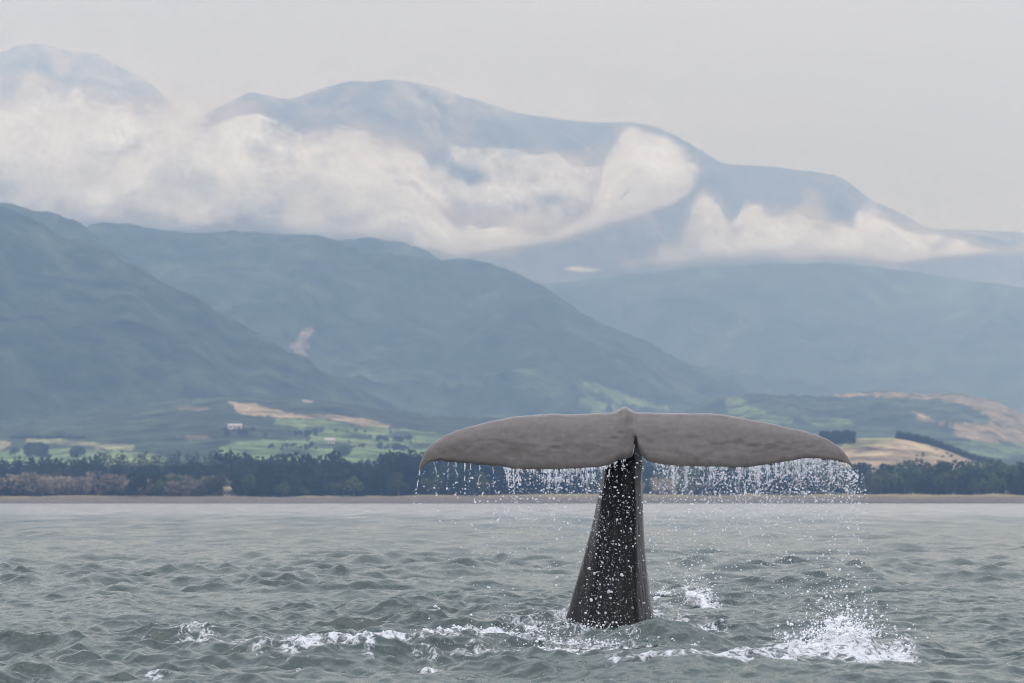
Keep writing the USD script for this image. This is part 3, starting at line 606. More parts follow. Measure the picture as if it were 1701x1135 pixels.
def drops(centres, radii, rng, stretch=1.3):
    """Drops as small rounded bodies, each turned and stretched a little; tiny ones are simpler."""
    vs, fs, n = [], [], 0
    for sel, (bv, bf) in ((radii >= 0.0052, (ICO_V, ICO_F)), (radii < 0.0052, (OCT_V, OCT_F))):
        c, r = centres[sel], radii[sel]
        if len(c) == 0:
            continue
        k = rng.normal(0, 1, (len(c), 3)); k /= np.linalg.norm(k, axis=1, keepdims=True)
        st = 1 + rng.uniform(-0.2, stretch - 0.6, len(c))
        v = bv[None] * r[:, None, None]
        al = np.einsum('nij,nj->ni', v, k)[..., None] * k[:, None]
        v = v + al * (st - 1)[:, None, None] + c[:, None]
        vs.append(v.reshape(-1, 3)); fs.append((bf[None] + (np.arange(len(c)) * len(bv))[:, None, None] + n).reshape(-1, 3)); n += v.shape[0] * v.shape[1]
    return np.concatenate(vs), np.concatenate(fs)

def tube(pts, rad, sides=5):
    pts = np.asarray(pts, float); rad = np.asarray(rad, float)
    a = np.linspace(0, 2 * np.pi, sides, endpoint=False)
    ring = np.stack([np.cos(a), np.sin(a), 0 * a], 1)
    v = (pts[:, None] + ring[None] * rad[:, None, None]).reshape(-1, 3); f = []
    for i in range(len(pts) - 1):
        for j in range(sides):
            p, q = i * sides + j, i * sides + (j + 1) % sides
            f += [[p, q, q + sides], [p, q + sides, p + sides]]
    for j in range(1, sides - 1):
        f += [[0, j + 1, j], [(len(pts) - 1) * sides, (len(pts) - 1) * sides + j, (len(pts) - 1) * sides + j + 1]]
    return v, np.array(f)

def join(parts):
    n, vs, fs = 0, [], []
    for v, f in parts:
        vs.append(v); fs.append(f + n); n += len(v)
    return np.concatenate(vs), np.concatenate(fs)

def strand(px, length, r0, rng, lean=0.0, broken=True, y_off=0.0):
    """One thread of water running off the trailing edge and breaking into beads."""
    Y = float(te_y(px)) + y_off
    py0 = float(fbot(px)) - 1.2
    n = max(5, int(length / 2.2)); out = []
    t = np.linspace(0, 1, n)
    wob = np.cumsum(rng.normal(0, 0.5, n)) * 0.9
    xs = px + lean * t * length + wob * np.minimum(1, t * 4); ys = py0 + t * length
    P = np.stack([wx(xs, Y), np.full(n, Y) + np.cumsum(rng.normal(0, 0.004, n)), wz(ys, Y)], 1)
    R = r0 * (1 - 0.6 * t) * rng.uniform(0.5, 1.35, n)
    i = 0
    while i < n - 1:
        j = min(n, i + int(rng.integers(3, 9)) if t[i] > 0.25 else i + max(3, n // 3))
        if j - i >= 2:
            out.append(tube(P[i:j], np.concatenate([R[i:j - 1], [R[j - 1] * 0.4]])))
        i = j + (int(rng.integers(0, 3)) if broken else 0)
        if t[min(i, n - 1)] > 0.55 and broken:
            m = n - i
            if m > 0:
                k = rng.uniform(size=m) > 0.3
                if k.any():
                    out.append(drops(P[i:][k] + rng.normal(0, 0.006, (k.sum(), 3)), rng.uniform(0.6, 1.4, k.sum()) * r0, rng))
            break
    return out

# eight thin trickles under the left fluke, each by itself
TRICKLES = [(697.5, 38, 0.006, -0.2, 'curved trickle of drops falling from the left fluke tip'), (720, 32, 0.0045, 0.15, 'broken trickle of drops nearest the left fluke tip, under its straight edge'),
            (745, 30, 0.0042, 0.0, 'thin short trickle under the outer part of the left fluke, second from the tip'), (757, 34, 0.0045, 0.03, 'thin trickle close left of the long beaded one under the left fluke'),
            (772, 52, 0.006, -0.03, 'long beaded trickle under the outer left fluke'), (782, 34, 0.0045, -0.05, 'fine trickle close right of the long beaded one under the left fluke'),
            (797, 40, 0.0045, -0.04, 'slanting trickle midway between left fluke tip and the thick left curtain'), (819, 30, 0.004, 0.03, 'short trickle just left of the thick left water curtain')]
rng = np.random.default_rng(11)
for px, ln, r, lean, lab in TRICKLES:
    parts = strand(px, ln, r, rng, lean)
    n = 7
    t = rng.uniform(0.8, 1.9, n)
    Y = float(te_y(px))
    xs = px + lean * ln * np.minimum(t, 1.2) + rng.normal(0, 2.2, n)
    parts.append(drops(np.stack([wx(xs, Y), Y + rng.normal(0, 0.03, n), wz(float(fbot(px)) + t * ln, Y)], 1), rng.uniform(0.003, 0.007, n), rng))
    tag(obj('water_trickle', join(parts), wet, smooth=True), lab, 'trickle', 'thin trickles under the left fluke', 'stuff')

def curtain(spec, label, seed):
    rng = np.random.default_rng(seed); parts = []
    for x0, x1, n, l0, l1, r in spec:
        # the water leaves the edge in ropes: several threads that draw together as they fall
        while n > 0:
            k = int(rng.integers(2, 13)); n -= k
            cx, cl, w = rng.uniform(x0, x1), rng.uniform() ** 1.5, rng.uniform(1.5, 5.5)
            for _ in range(k):
                o = rng.normal(0, w)
                px = min(max(cx + o, x0 - 2), x1 + 2)
                ln = max(l0, (l0 + (l1 - l0) * (0.25 + 0.95 * cl) * math.exp(-(o / w) ** 2 * 0.6)) * rng.uniform(0.7, 1.1))
                parts += strand(px, ln, r * rng.uniform(0.6, 1.4), rng, -o / ln * rng.uniform(0.2, 0.9) + rng.normal(0, 0.05), y_off=rng.normal(0, 0.03))
    o = obj('water_curtain', join(parts), wet, smooth=True)
    tag(o, label, 'falling water', kind='stuff')

curtain([(838, 862, 34, 8, 44, 0.0055), (862, 905, 26, 5, 30, 0.005), (893, 918, 30, 8, 40, 0.0055), (922, 948, 30, 8, 42, 0.0055), (948, 980, 20, 5, 30, 0.0045), (968, 990, 30, 8, 46, 0.0055), (990, 1008, 10, 4, 14, 0.004), (1005, 1012, 7, 8, 30, 0.0045), (1014, 1024, 12, 3, 12, 0.004), (1034, 1037, 5, 14, 32, 0.005), (838, 1010, 60, 2, 10, 0.0045)],
        'lacy white water running off the left fluke beside the tail stock', 21)
curtain([(1086, 1110, 10, 5, 26, 0.0042), (1100, 1130, 22, 8, 44, 0.005), (1128, 1180, 34, 5, 40, 0.0038), (1180, 1225, 38, 5, 44, 0.0040), (1222, 1262, 60, 8, 52, 0.0046), (1255, 1300, 46, 6, 52, 0.0044), (1296, 1345, 34, 5, 50, 0.0038), (1345, 1416, 50, 6, 48, 0.0036), (1096, 1410, 190, 2, 13, 0.0040)],
        'sparkling white water pouring off the right fluke', 22)

def spray():
    rng = np.random.default_rng(31)
    pxs, pys, rs = [], [], []
    # (x range, count, start offset, mean fall in pixels, longest fall)
    for x0, x1, n, a, mean, top in ((690, 840, 110, 6, 40, 150), (838, 1000, 900, 6, 42, 250), (800, 1000, 900, 30, 120, 280), (985, 1085, 560, 10, 150, 290), (1085, 1180, 620, 6, 45, 260), (1180, 1300, 1500, 6, 50, 280), (1300, 1425, 1900, 4, 40, 280), (1085, 1440, 3600, 40, 120, 300), (1395, 1435, 160, 5, 45, 170), (700, 860, 200, 60, 90, 240)):
        px = rng.uniform(x0, x1, n)
        d = a * rng.uniform(0, 1, n) + rng.exponential(mean, n)
        k = d < top
        px, d = px[k], d[k]
        pxs.append(px + rng.normal(0, 3, len(px)) * (0.3 + d / 60)); pys.append(fbot(np.clip(px, 697, 1418)) + d)
        rs.append(np.exp(rng.normal(math.log(0.0036), 0.45, len(px))))
    px, py, r = np.concatenate(pxs), np.concatenate(pys), np.clip(np.concatenate(rs), 0.0018, 0.013)
    # denser drops before the dark tail stock
    px2, py2 = rng.normal(1016, 28, 800), 800 + 245 * rng.beta(1.7, 1.1, 800)
    k = (px2 > 948) & (px2 < 1085) & (py2 < 1045)
    px, py, r = np.append(px, px2[k]), np.append(py, py2[k]), np.append(r, np.clip(np.exp(rng.normal(math.log(0.0028), 0.58, k.sum())), 0.0014, 0.015))
    Y = te_y(np.clip(px, 700, 1415)) + rng.normal(0, 0.10, len(px)) - 0.03
    z = wz(py, Y)
    k = z > 0.03
    c = np.stack([wx(px, Y), Y, z], 1)[k]
    tag(obj('spray_droplets', drops(c, r[k], rng), wet, smooth=True), 'bright water drops falling round the tail stock', 'droplets', kind='stuff')
spray()

def sea_top(px, py):
    X, Y = on_sea(px, py)
    dz, _, _ = sea_height(np.array([X]), np.array([Y]))
    return X, Y, float(dz[0])

def splash(name, label, lumps, sprays, seed, mat=None):
    """White water thrown up: torn lumps with drops flying round them. lumps: (px, py base, lift px, half width px, half height px)."""
    rng = np.random.default_rng(seed); parts = []
    for px, pb, lift, w, h in lumps:
        X, Y, z0 = sea_top(px, pb)
        s = Y / F
        b = trimesh.creation.icosphere(3 if w > 5 else 2)
        v = np.array(b.vertices)
        q = v * 1.6 + rng.uniform(0, 50, 3)
        d = 0.45 + 1.1 * fbm(q, 3, seed) + 0.5 * (fbm(q * 3.5, 3, seed + 1) - 0.5)
        v = v * d[:, None] * np.array([w, max(w * 0.6, h), h]) * s
        parts.append((v + [X, Y, z0 + lift * s], np.array(b.faces)))
        n = int(3 * math.sqrt(w * h))
        dirs = rng.normal(0, 1, (n, 3)); dirs /= np.linalg.norm(dirs, axis=1, keepdims=True)
        dirs[:, 2] = np.abs(dirs[:, 2]) * 1.1
        k = 0.95 + rng.exponential(0.28, n)
        parts.append(drops(dirs * k[:, None] * np.array([w, w * 0.6, h]) * s + [X, Y, z0 + lift * s], np.clip(np.exp(rng.normal(math.log(0.0042), 0.5, n)), 0.0016, 0.012), rng))
    for px, pb, h, w, n in sprays:
        X, Y, z0 = sea_top(px, pb)
        s = Y / F
        x = rng.normal(0, w, n); z = rng.exponential(h * 0.45, n)
        parts.append(drops(np.stack([X + x * s, Y + rng.normal(0, 0.12, n), z0 + z * s], 1), np.clip(np.exp(rng.normal(math.log(0.004), 0.5, n)), 0.0016, 0.011), rng))
    tag(obj(name, join(parts), mat or white_water, smooth=True), label, 'splash', kind='stuff')


def heap(rng, cx, base, n, sx, top, r0, r1):
    """Many small torn lumps heaped up: wide at the base, few at the top. Returns lumps for splash()."""
    out = []
    for _ in range(n):
        t = rng.uniform() ** 1.7
        r = rng.uniform(r0, r1) * (1 - 0.5 * t)
        out.append((cx + rng.normal(0, sx * (1 - 0.75 * t)), base + rng.uniform(-5, 5) * (1 - t), t * top, r * rng.uniform(1.0, 2.2), r))
    return out
hr = np.random.default_rng(61)
splash('splash', 'tall white splash in the water below the right fluke tip',
       heap(hr, 1394, 1082, 46, 24, 38, 2.2, 5.5) + heap(hr, 1440, 1086, 18, 20, 20, 1.6, 4) + heap(hr, 1345, 1087, 22, 24, 9, 1.6, 3.6) + heap(hr, 1306, 1104, 10, 8, 10, 2, 4.5) + heap(hr, 1508, 1090, 7, 4, 14, 1.5, 3) + heap(hr, 1425, 1074, 20, 14, 34, 2, 4),
       [(1392, 1076, 60, 26, 900), (1440, 1074, 60, 24, 420), (1350, 1082, 26, 30, 260), (1400, 1085, 14, 60, 420), (1490, 1090, 18, 18, 90)], 51)
slab = []
for i in range(46):
    t = hr.uniform(); slab.append((1142 + t * 50 + hr.normal(0, 3), 1006 + t * 8, (1 - t) * 24 + hr.uniform(-9, 5), hr.uniform(3, 7), hr.uniform(2.5, 5)))
splash('splash', 'slanting white slab of broken water right of the tail stock', slab + heap(hr, 1096, 1000, 10, 9, 7, 2, 4),
       [(1150, 1004, 50, 14, 420), (1178, 1012, 30, 14, 260), (1095, 1000, 20, 16, 110)], 52)
mound = []
for i in range(58):
    t = hr.uniform(); x = 600 + 240 * t ** 0.8
    mound.append((x, 1088 - 24 * ((x - 600) / 240) ** 0.8 + hr.uniform(-3, 4), hr.uniform(-1, 4 + 5 * t), hr.uniform(4, 10), hr.uniform(1.5, 2.5 + 2.5 * t)))
splash('splash', 'long low mound of white foam left of the tail stock', mound + heap(hr, 728, 1026, 5, 6, 5, 1.5, 3) + heap(hr, 603, 1088, 5, 4, 8, 2, 4),
       [(800, 1064, 18, 40, 420), (860, 1068, 12, 50, 300), (720, 1070, 12, 50, 240), (640, 1082, 8, 30, 120)], 53)
ring = []
for cx, cy, n, sx in ((958, 1030, 7, 9), (978, 1042, 7, 8), (1090, 1024, 7, 7), (905, 1052, 7, 9), (1000, 1078, 14, 30), (945, 1078, 14, 24), (890, 1084, 10, 18), (1060, 1084, 10, 24), (1140, 1046, 10, 26)):
    ring += [(cx + hr.normal(0, sx), cy + hr.uniform(-3, 3), hr.uniform(-1, 2), hr.uniform(3, 8), hr.uniform(1.2, 2.4)) for _ in range(n)]
splash('splash', 'ring of froth where the tail stock meets the sea', ring,
       [(1010, 1052, 16, 44, 620), (950, 1044, 12, 26, 260), (1090, 1036, 14, 22, 220), (1120, 1040, 12, 34, 220), (1000, 1075, 10, 80, 420)], 54)

# ---------------------------------------------------------------- trees, bushes, farm buildings
def leaf_look(name, c0, c1, scale):
    return look(name, {'g': ('geometry', {}), 'oi': ('object_info', {}), 'n': ('noise_texture', {'scale': scale, 'detail': 3.0}), 'r': ('rgb_ramp', {'ramp': [(0.3, c0), (0.7, c1)]}),
                       'rv': ('map_range', {'from_min': 0.0, 'from_max': 1.0, 'to_min': 0.6, 'to_max': 1.55}), 'mul': ('vector_math', {'math_type': 'scale'}),
                       'd': ('diffuse_bsdf', {}), 't': ('translucent_bsdf', {}), 'm': ('mix_closure', {'fac': 0.25})},
                [('g.position', 'n.vector'), ('n.fac', 'r.fac'), ('r.color', 'mul.vector1'), ('oi.random', 'rv.value'), ('rv.result', 'mul.scale'), ('mul.vector', 'd.color'), ('mul.vector', 't.color'), ('d.BSDF', 'm.closure1'), ('t.BSDF', 'm.closure2')], surface='m.closure')

bark = look('bark', {'p': ('principled_bsdf', {'base_color': (0.09, 0.075, 0.06), 'roughness': 0.9})}, surface='p.BSDF')
pine_green = leaf_look('pine_needles', (0.016, 0.026, 0.022), (0.032, 0.048, 0.036), 0.5)
olive_green = leaf_look('olive_foliage', (0.05, 0.065, 0.028), (0.10, 0.115, 0.05), 0.5)
pale_twigs = leaf_look('pale_twigs', (0.15, 0.13, 0.10), (0.25, 0.22, 0.17), 0.6)
poplar_grey = leaf_look('poplar_foliage', (0.06, 0.068, 0.05), (0.10, 0.11, 0.075), 0.5)
mid_green = leaf_look('mid_green_foliage', (0.035, 0.055, 0.026), (0.065, 0.09, 0.042), 0.5)

def leaves(pts, size, rng):
    n = len(pts)
    a = rng.normal(0, 1, (n, 3)); a /= np.linalg.norm(a, axis=1, keepdims=True)
    b = np.cross(a, rng.normal(0, 1, (n, 3))); b /= np.linalg.norm(b, axis=1, keepdims=True)
    s = size * rng.uniform(0.6, 1.4, (n, 1))
    v = np.stack([pts - a * s, pts + b * s * 0.6, pts + a * s, pts - b * s * 0.6], 1).reshape(-1, 3)
    f = (np.array([[0, 1, 2], [0, 2, 3]])[None] + (np.arange(n) * 4)[:, None, None]).reshape(-1, 3)
    return v, f

def crown_points(kind, rng, n):
    """Leaf clumps of a tree one unit high."""
    if kind == 'pine':                                   # broad dark shelter pine, ragged lobes low to the ground
        lob = [(rng.uniform(-0.26, 0.26), rng.uniform(-0.26, 0.26), z, r) for z, r in ((0.22, 0.20), (0.30, 0.24), (0.35, 0.22), (0.45, 0.22), (0.52, 0.20), (0.60, 0.19), (0.70, 0.19), (0.77, 0.17), (0.83, 0.14), (0.88, 0.11))]
    elif kind == 'cone':                                 # narrower conifer
        lob = [(rng.uniform(-0.04, 0.04), rng.uniform(-0.04, 0.04), z, 0.23 * (1 - z) ** 0.8 + 0.035) for z in np.linspace(0.12, 0.95, 9)]
    elif kind == 'poplar':
        lob = [(rng.uniform(-0.02, 0.02), rng.uniform(-0.02, 0.02), z, 0.085 * (1 - abs(z - 0.45) * 1.1) + 0.012) for z in np.linspace(0.12, 0.96, 11)]
    elif kind == 'bush':
        lob = [(rng.uniform(-0.75, 0.75), rng.uniform(-0.6, 0.6), rng.uniform(0.25, 0.62), rng.uniform(0.25, 0.38)) for _ in range(9)]
    else:                                                # round-headed tree
        lob = [(rng.uniform(-0.32, 0.32), rng.uniform(-0.32, 0.32), rng.uniform(0.38, 0.80), rng.uniform(0.14, 0.21)) for _ in range(10)]
    lob = np.array(lob)
    w = lob[:, 3] ** 2; i = rng.choice(len(lob), n, p=w / w.sum())
    d = rng.normal(0, 1, (n, 3)); d /= np.linalg.norm(d, axis=1, keepdims=True)
    p = lob[i, :3] + d * lob[i, 3:] * rng.uniform(0.55, 1.08, (n, 1)) ** 0.6
    p[:, 2] = np.abs(p[:, 2]) + 0.01
    return p

def trunk(kind, rng):
    top = {'bush': 0.45, 'round': 0.62, 'pine': 0.7}.get(kind, 0.85)
    r = {'bush': 0.03, 'poplar': 0.014}.get(kind, 0.028)
    z = np.linspace(-0.04, top, 7)
    pts = np.stack([np.cumsum(rng.normal(0, 0.006, 7)), np.cumsum(rng.normal(0, 0.006, 7)), z], 1)
    parts = [tube(pts, r * (1.05 - z / top * 0.9), 6)]
    for k in range(4):
        a = rng.uniform(0, 6.3); z0 = rng.uniform(0.25, 0.55) * top
        q = np.array([[0, 0, z0], [math.cos(a) * 0.1, math.sin(a) * 0.1, z0 + 0.12], [math.cos(a) * 0.17, math.sin(a) * 0.17, z0 + 0.26]])
        parts.append(tube(q, [r * 0.5, r * 0.35, r * 0.15], 4))
    return join(parts)

KINDS = {'pine': ('pine_tree', 'tree', pine_green, 1000, 0.05), 'cone': ('conifer', 'tree', pine_green, 800, 0.04), 'poplar': ('poplar_tree', 'tree', poplar_grey, 420, 0.028),
         'bush': ('bush', 'bush', pale_twigs, 480, 0.085), 'green': ('leafy_bush', 'bush', mid_green, 480, 0.085), 'olive': ('scrub_tree', 'tree', olive_green, 520, 0.055), 'round': ('leafy_tree', 'tree', mid_green, 520, 0.055)}
protos, count, planted = {}, {}, []
def plant(kind, x, y, z, height, label, group, width=1.0, rng=None):
    """A tree or bush standing at (x, y, z): its own trunk and crown for the first of each variant, references for the others."""
    name, cat, mat, n, size = KINDS[kind]
    count[kind] = count.get(kind, 0) + 1
    var = count[kind] % 3
    key = (kind, var)
    t = thing(name, (x, y, z), (count[kind] * 137.5) % 360, (height * width, height * width, height))
    if key not in protos:
        r = np.random.default_rng(900 + len(protos))
        shape = {'green': 'bush', 'olive': 'round'}.get(kind, kind)
        p = str(t.GetPath())
        obj('trunk', trunk(shape, r), bark, p)
        obj('crown', leaves(crown_points(shape, r, n), size, r), mat, p)
        protos[key] = t
    else:
        t.GetReferences().AddInternalReference(protos[key].GetPath())
        t.SetInstanceable(True)
    tag(t, None, cat)
    planted.append((t, x / y, label, group))
    return t

def shore(kind, px, top, Y, label, group, width=1.0, base=None):
    z0 = 3.2 if base is None else base
    plant(kind, wx(px, Y), Y, z0 - 0.15, wz(top, Y) - z0 + 0.15, label, group, width)

R = np.random.default_rng(88)
G1, G2, G3 = 'dark pines along the shore', 'bushes behind the beach', 'trees in the belt behind the shore'
# front row, from the left edge of the photograph to the fluke
for px, top, kind, w, lab, grp in (
    (14, 802, 'pine', 1.0, 'low dark pine at the far left end of the beach', None), (92, 800, 'pine', 1.1, 'small dark pine between pale bushes near the left end of the beach', None), (108, 806, 'cone', 1.5, 'squat dark conifer beside a small pine near the left end of the beach', None),
    (168, 789, 'pine', 0.9, 'dark pine forming the left end of a clump of three on the beach', None), (185, 791, 'pine', 0.9, 'middle dark pine of the clump of three on the beach', None), (200, 793, 'pine', 0.8, 'right dark pine of the clump of three on the beach', None),
    (226, 786, 'pine', 1.05, 'lone broad dark pine standing forward on the beach at the left', None), (298, 797, 'pine', 0.9, 'small dark pine standing between tan bushes right of the lone broad pine', None),
    (262, 784, 'round', 1.2, 'green round tree right of the lone broad pine', None), (286, 786, 'round', 1.2, 'green round tree joined to another, farther right of the lone broad pine', None),
    (395, 786, 'pine', 0.9, 'tall dark pine right beside the tan shed', None)):
    shore(kind, px, top, 1440 if px != 226 else 1412, lab, grp, w, 2.95 if px == 226 else None)
for i in range(96):
    px = float(-30 + i * 4.2 + R.uniform(-3, 3))
    if 366 < px < 386:
        continue
    k = 'bush' if R.uniform() < 0.62 or 120 < px < 160 else 'olive'
    shore(k, px, R.uniform(781, 798) if R.uniform() < 0.75 else R.uniform(800, 810), R.uniform(1436, 1480), 'pale bare bush behind the beach @' if k == 'bush' else 'olive scrub tree behind the beach @', G2 if k == 'bush' else 'scrub trees behind the left half of the beach', 1.0 if k == 'bush' else 1.25)
for i in range(62):
    px = 402 + i * 9.6 + R.uniform(-4, 4)
    if 536 < px < 546:
        continue
    top = (R.uniform(768, 790) if px < 690 else R.uniform(758, 780)) + 5 * math.sin(px / 19.0)
    if R.uniform() < 0.14:
        shore('olive', px, top + 14, 1442, 'olive tree among pines @', 'olive trees among the left hand pines', 1.2)
    shore('pine' if R.uniform() < 0.6 else 'cone', px, top + R.uniform(-3, 9), R.uniform(1445, 1475), 'dark shore pine @', G1 + ' left of the tail', R.uniform(0.8, 1.15) if True else 1)
# the belt behind: pines at the left, a line of poplars, more pines towards the whale
for i in range(26):
    shore('cone', -40 + i * 8.0 + R.uniform(-3, 3), R.uniform(756, 766), R.uniform(1700, 1780), 'dark conifer in the back belt @', 'conifers in the far left belt', 1.1)
for i in range(31):
    shore('poplar', 158 + i * 7.3 + R.uniform(-2, 2), R.uniform(750, 759) if i % 4 else R.uniform(762, 768), R.uniform(1800, 1830), 'slim grey poplar in the back line @', 'line of poplars', R.uniform(0.9, 1.4))
for i in range(40):
    px = 160 + i * 14 + R.uniform(-5, 5)
    shore('pine' if R.uniform() < .5 else 'cone', px, R.uniform(766, 775) if px < 372 else R.uniform(748, 768), R.uniform(1640, 1700), 'dark second row tree @', G3, 1.0)
for i in range(16):
    shore('pine', 640 + i * 12 + R.uniform(-4, 4), R.uniform(746, 757), R.uniform(1640, 1680), 'tall back row pine @', 'tall pines behind the left fluke', 0.9)
# right of the tail stock
shore('cone', 1076, 797, 1436, 'single dark conifer behind the beach just right of the tail stock', None, 1.3)
for i in range(14):
    shore('bush', 1066 + i * 6.5 + R.uniform(-3, 3), R.uniform(785, 806), R.uniform(1450, 1500), 'pale bush behind beach just right of tail stock', 'pale bushes right of the tail stock', 1.0)
for i in range(58):
    px = 1120 + i * 10.4 + R.uniform(-5, 5)
    d = R.uniform() < 0.55
    shore(('pine' if R.uniform() < .6 else 'cone') if d else 'olive', px, R.uniform(780, 804) + 4 * math.sin(px / 17.0), R.uniform(1442, 1480), 'dark shore pine @' if d else 'olive tree among pines @', G1 + ' right of the tail' if d else 'olive trees among the right hand pines', R.uniform(0.8, 1.1))
for i in range(66):
    px = 1068 + i * 9.9 + R.uniform(-5, 5)
    k = ('olive', 'round', 'pine')[int(R.choice(3, p=[.5, .3, .2]))]
    shore(k, px, R.uniform(760, 784), R.uniform(1560, 1640), {'olive': 'olive tree', 'round': 'green tree', 'pine': 'dark pine'}[k] + ' in the back row @', {'olive': 'olive trees below the knoll', 'round': 'green trees below the knoll', 'pine': 'pines below the knoll'}[k], 1.15)

# trees on the fields and on the knoll
def on(surf, px, py):
    j = int(np.argmin(np.abs(surf['u'] - px)))
    front = surf['t'] <= 1
    i = int(np.argmin(np.abs(surf['PY'][front, j] - py)))
    return wx(px, surf['Y'][i, j]), float(surf['Y'][i, j]), float(surf['Z'][i, j])
def field_tree(kind, surf, px, py, hpx, label, group, width=1.0):
    x, y, z = on(surf, px, py)
    plant(kind, x, y, z - 0.4, hpx / F * y, label, group, width)
for i in range(52):
    t = i / 51
    px = 1491 + t * 200
    field_tree('cone', knoll, px, 727.5 + 50 * t ** 1.12, (15 - 3.5 * t) * R.uniform(0.92, 1.08), 'dark conifer of the straight row running down the crest of the straw knoll', 'row of conifers on the knoll', 1.25)
for i in range(26):
    field_tree('pine', knoll, 1364 + R.uniform(0, 54), R.uniform(732, 738), R.uniform(17, 21), 'dark pine of the clump on the knoll above the right fluke tip', 'clump of pines on the knoll', 0.9)
for cx, cy, n, sx, sy, h, lab in ((45, 757, 12, 28, 3, 24, 'blue green tree in pasture clump at far left'), (130, 758, 7, 13, 2, 17, 'blue green tree in the small clump on the left pasture'), (568, 758, 7, 9, 1.5, 18, 'tall dark tree on the green slope left of the whale'),
                                  (655, 732, 14, 28, 2, 11, 'dark tree in upper copse on green slope by left fluke'), (655, 748, 12, 24, 2, 12, 'dark tree in lower copse on green slope by left fluke'), (410, 722, 16, 36, 5, 11, 'dark tree on the rising ground below the straw field'),
                                  (510, 722, 12, 24, 3, 9, 'tree in copse amid the green slope'), (480, 745, 12, 40, 3, 10, 'tree in the broken hedge low on the green slope'), (605, 745, 8, 30, 2, 9, 'tree in the hedge right of the white farmhouse')):
    for _ in range(n):
        field_tree('round' if R.uniform() < 0.5 else 'pine', apron, cx + R.uniform(-sx, sx), cy + R.uniform(-sy, sy), h * R.uniform(0.7, 1.1), lab, lab.replace('tree in the ', '').replace('tree on ', 'trees on '), 1.1)
for i in range(30):
    field_tree('cone', apron, 20 + i * 4.1, 728.5 + R.uniform(-0.5, 0.5), R.uniform(6, 8), 'small conifer in the long straight shelter belt across the left pasture', 'long shelter belt on the left', 1.4)
for i in range(26):
    field_tree('round', apron, R.uniform(470, 740), R.uniform(712, 752), R.uniform(4, 7), 'small scattered tree on the green slope left of the whale', 'scattered trees on the green slope', 1.2)
for i in range(12):
    field_tree('round', knoll, R.uniform(1500, 1600), R.uniform(748, 772), R.uniform(3, 6), 'small dark bush on the straw slope of the knoll', 'bushes on the knoll', 1.4)

# ---------------------------------------------------------------- buildings
wall_white = look('white_wall', {'p': ('principled_bsdf', {'base_color': (0.5, 0.49, 0.46), 'roughness': 0.7})}, surface='p.BSDF')
wall_tan = look('tan_wall', {'p': ('principled_bsdf', {'base_color': (0.36, 0.30, 0.20), 'roughness': 0.8})}, surface='p.BSDF')
roof_grey = look('pale_roof', {'p': ('principled_bsdf', {'base_color': (0.42, 0.42, 0.42), 'roughness': 0.5})}, surface='p.BSDF')
pane = look('dark_pane', {'p': ('principled_bsdf', {'base_color': (0.03, 0.035, 0.04), 'roughness': 0.1})}, surface='p.BSDF')
door_brown = look('brown_door', {'p': ('principled_bsdf', {'base_color': (0.12, 0.08, 0.05), 'roughness': 0.6})}, surface='p.BSDF')
def box(x0, x1, y0, y1, z0, z1):
    return trimesh.creation.box(bounds=[[x0, y0, z0], [x1, y1, z1]])
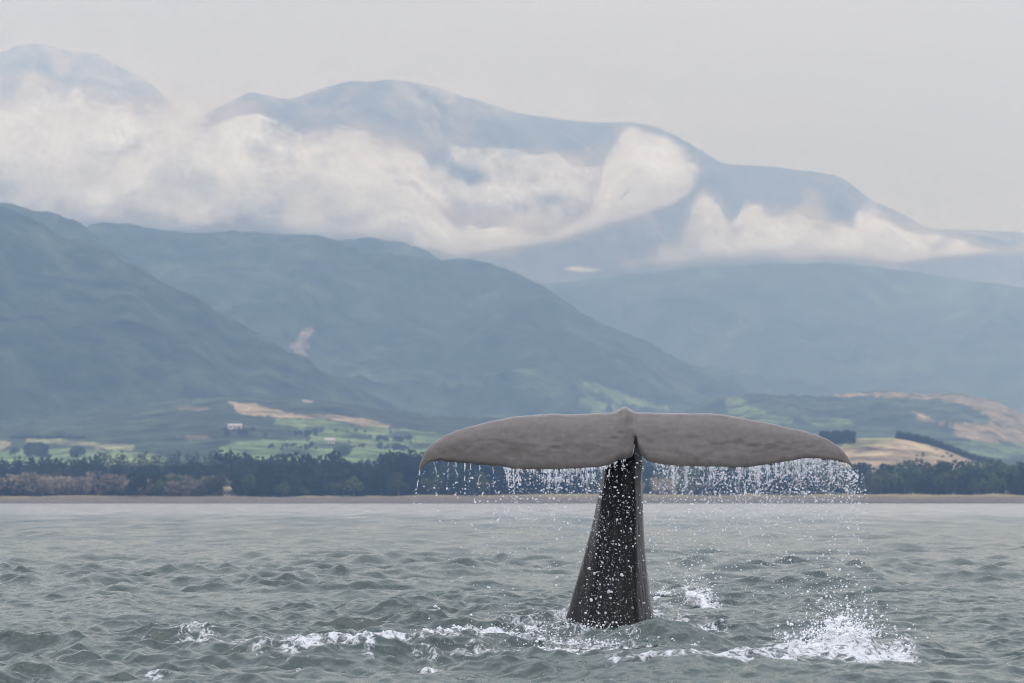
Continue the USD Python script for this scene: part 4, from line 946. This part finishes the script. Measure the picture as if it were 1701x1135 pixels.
def house(name, x, y, z, w, d, h, rise, wall, roof, label, cat, rz=0):
    t = thing(name, (x, y, z), rz); p = str(t.GetPath())
    gable = trimesh.creation.extrude_polygon(shapely.Polygon([(-d / 2, -1), (d / 2, -1), (d / 2, h), (0, h + rise), (-d / 2, h)]), w, engine='earcut')
    gable.apply_transform(np.array([[0, 0, 1, -w / 2], [1, 0, 0, 0], [0, 1, 0, 0], [0, 0, 0, 1.0]]))
    obj('wall', gable, wall, p)
    e = 0.5
    for s in (-1, 1):
        a = np.array([[0, h + rise + 0.12], [s * (d / 2 + e), h - rise / (d / 2) * e + 0.12], [s * (d / 2 + e), h - rise / (d / 2) * e + 0.30], [0, h + rise + 0.32]])
        r = trimesh.creation.extrude_polygon(shapely.Polygon(a), w + 1.0, engine='earcut')
        r.apply_transform(np.array([[0, 0, 1, -w / 2 - 0.5], [1, 0, 0, 0], [0, 1, 0, 0], [0, 0, 0, 1.0]]))
        obj('roof', r, roof, p)
    for k in (-0.32, 0.30):
        obj('window', box(k * w - 0.7, k * w + 0.7, -d / 2 - 0.06, -d / 2 + 0.1, 1.0, 2.2), pane, p)
    obj('door', box(-0.5, 0.5, -d / 2 - 0.06, -d / 2 + 0.1, 0.0, 2.1), door_brown, p)
    tag(t, label, cat)
x, y, z = on(apron, 548, 736); house('farmhouse', x, y, z - 0.2, 9, 6, 3.0, 1.8, wall_white, roof_grey, 'small white farmhouse in the green fields left of the whale', 'house')
x, y, z = on(apron, 390, 714); house('farm_shed', x, y, z - 0.2, 13, 7, 3.2, 1.6, wall_white, roof_grey, 'long pale farm shed below the straw field at the left', 'shed', 12)
house('beach_shed', wx(376, 1438), 1438, 3.1, 3.0, 3.5, 3.2, 1.0, wall_tan, wall_tan, 'narrow tan shed between the bushes and the dark pines behind the beach', 'shed', 20)

# ---------------------------------------------------------------- labels of trees and bushes
PLACES = [(60, 'at the far left edge'), (160, 'below the far left pastures'), (260, 'about the lone forward pine'), (370, 'left of the tan shed'), (480, 'right of the tan shed'), (590, 'below the white farmhouse'), (695, 'just left of the left fluke tip'),
          (850, 'under the outer left fluke'), (1010, 'under the inner left fluke'), (1180, 'under the inner right fluke'), (1300, 'under the middle right fluke'), (1420, 'under the right fluke tip'), (1500, 'below the knoll left end'), (1600, 'below the knoll middle'), (9999, 'below the knoll right end')]
NTH = ['first', 'second', 'third', 'fourth', 'fifth', 'sixth', 'seventh', 'eighth', 'ninth', 'tenth', 'eleventh', 'twelfth']
by = {}
for t, ang, label, group in planted:
    px = ang * F + CX
    if group and '@' in label:
        place = next(w for lim, w in PLACES if px < lim)
        label, group = label.replace('@', place), group + ' ' + place
    by.setdefault((label, group), []).append((px, t))
for (label, group), items in by.items():
    items.sort(key=lambda q: q[0])
    for i, (px, t) in enumerate(items):
        if 1 < len(items) <= 12:
            tag(t, f'{label}, {NTH[i]} from left', None, group)
        else:
            tag(t, label, None, group)
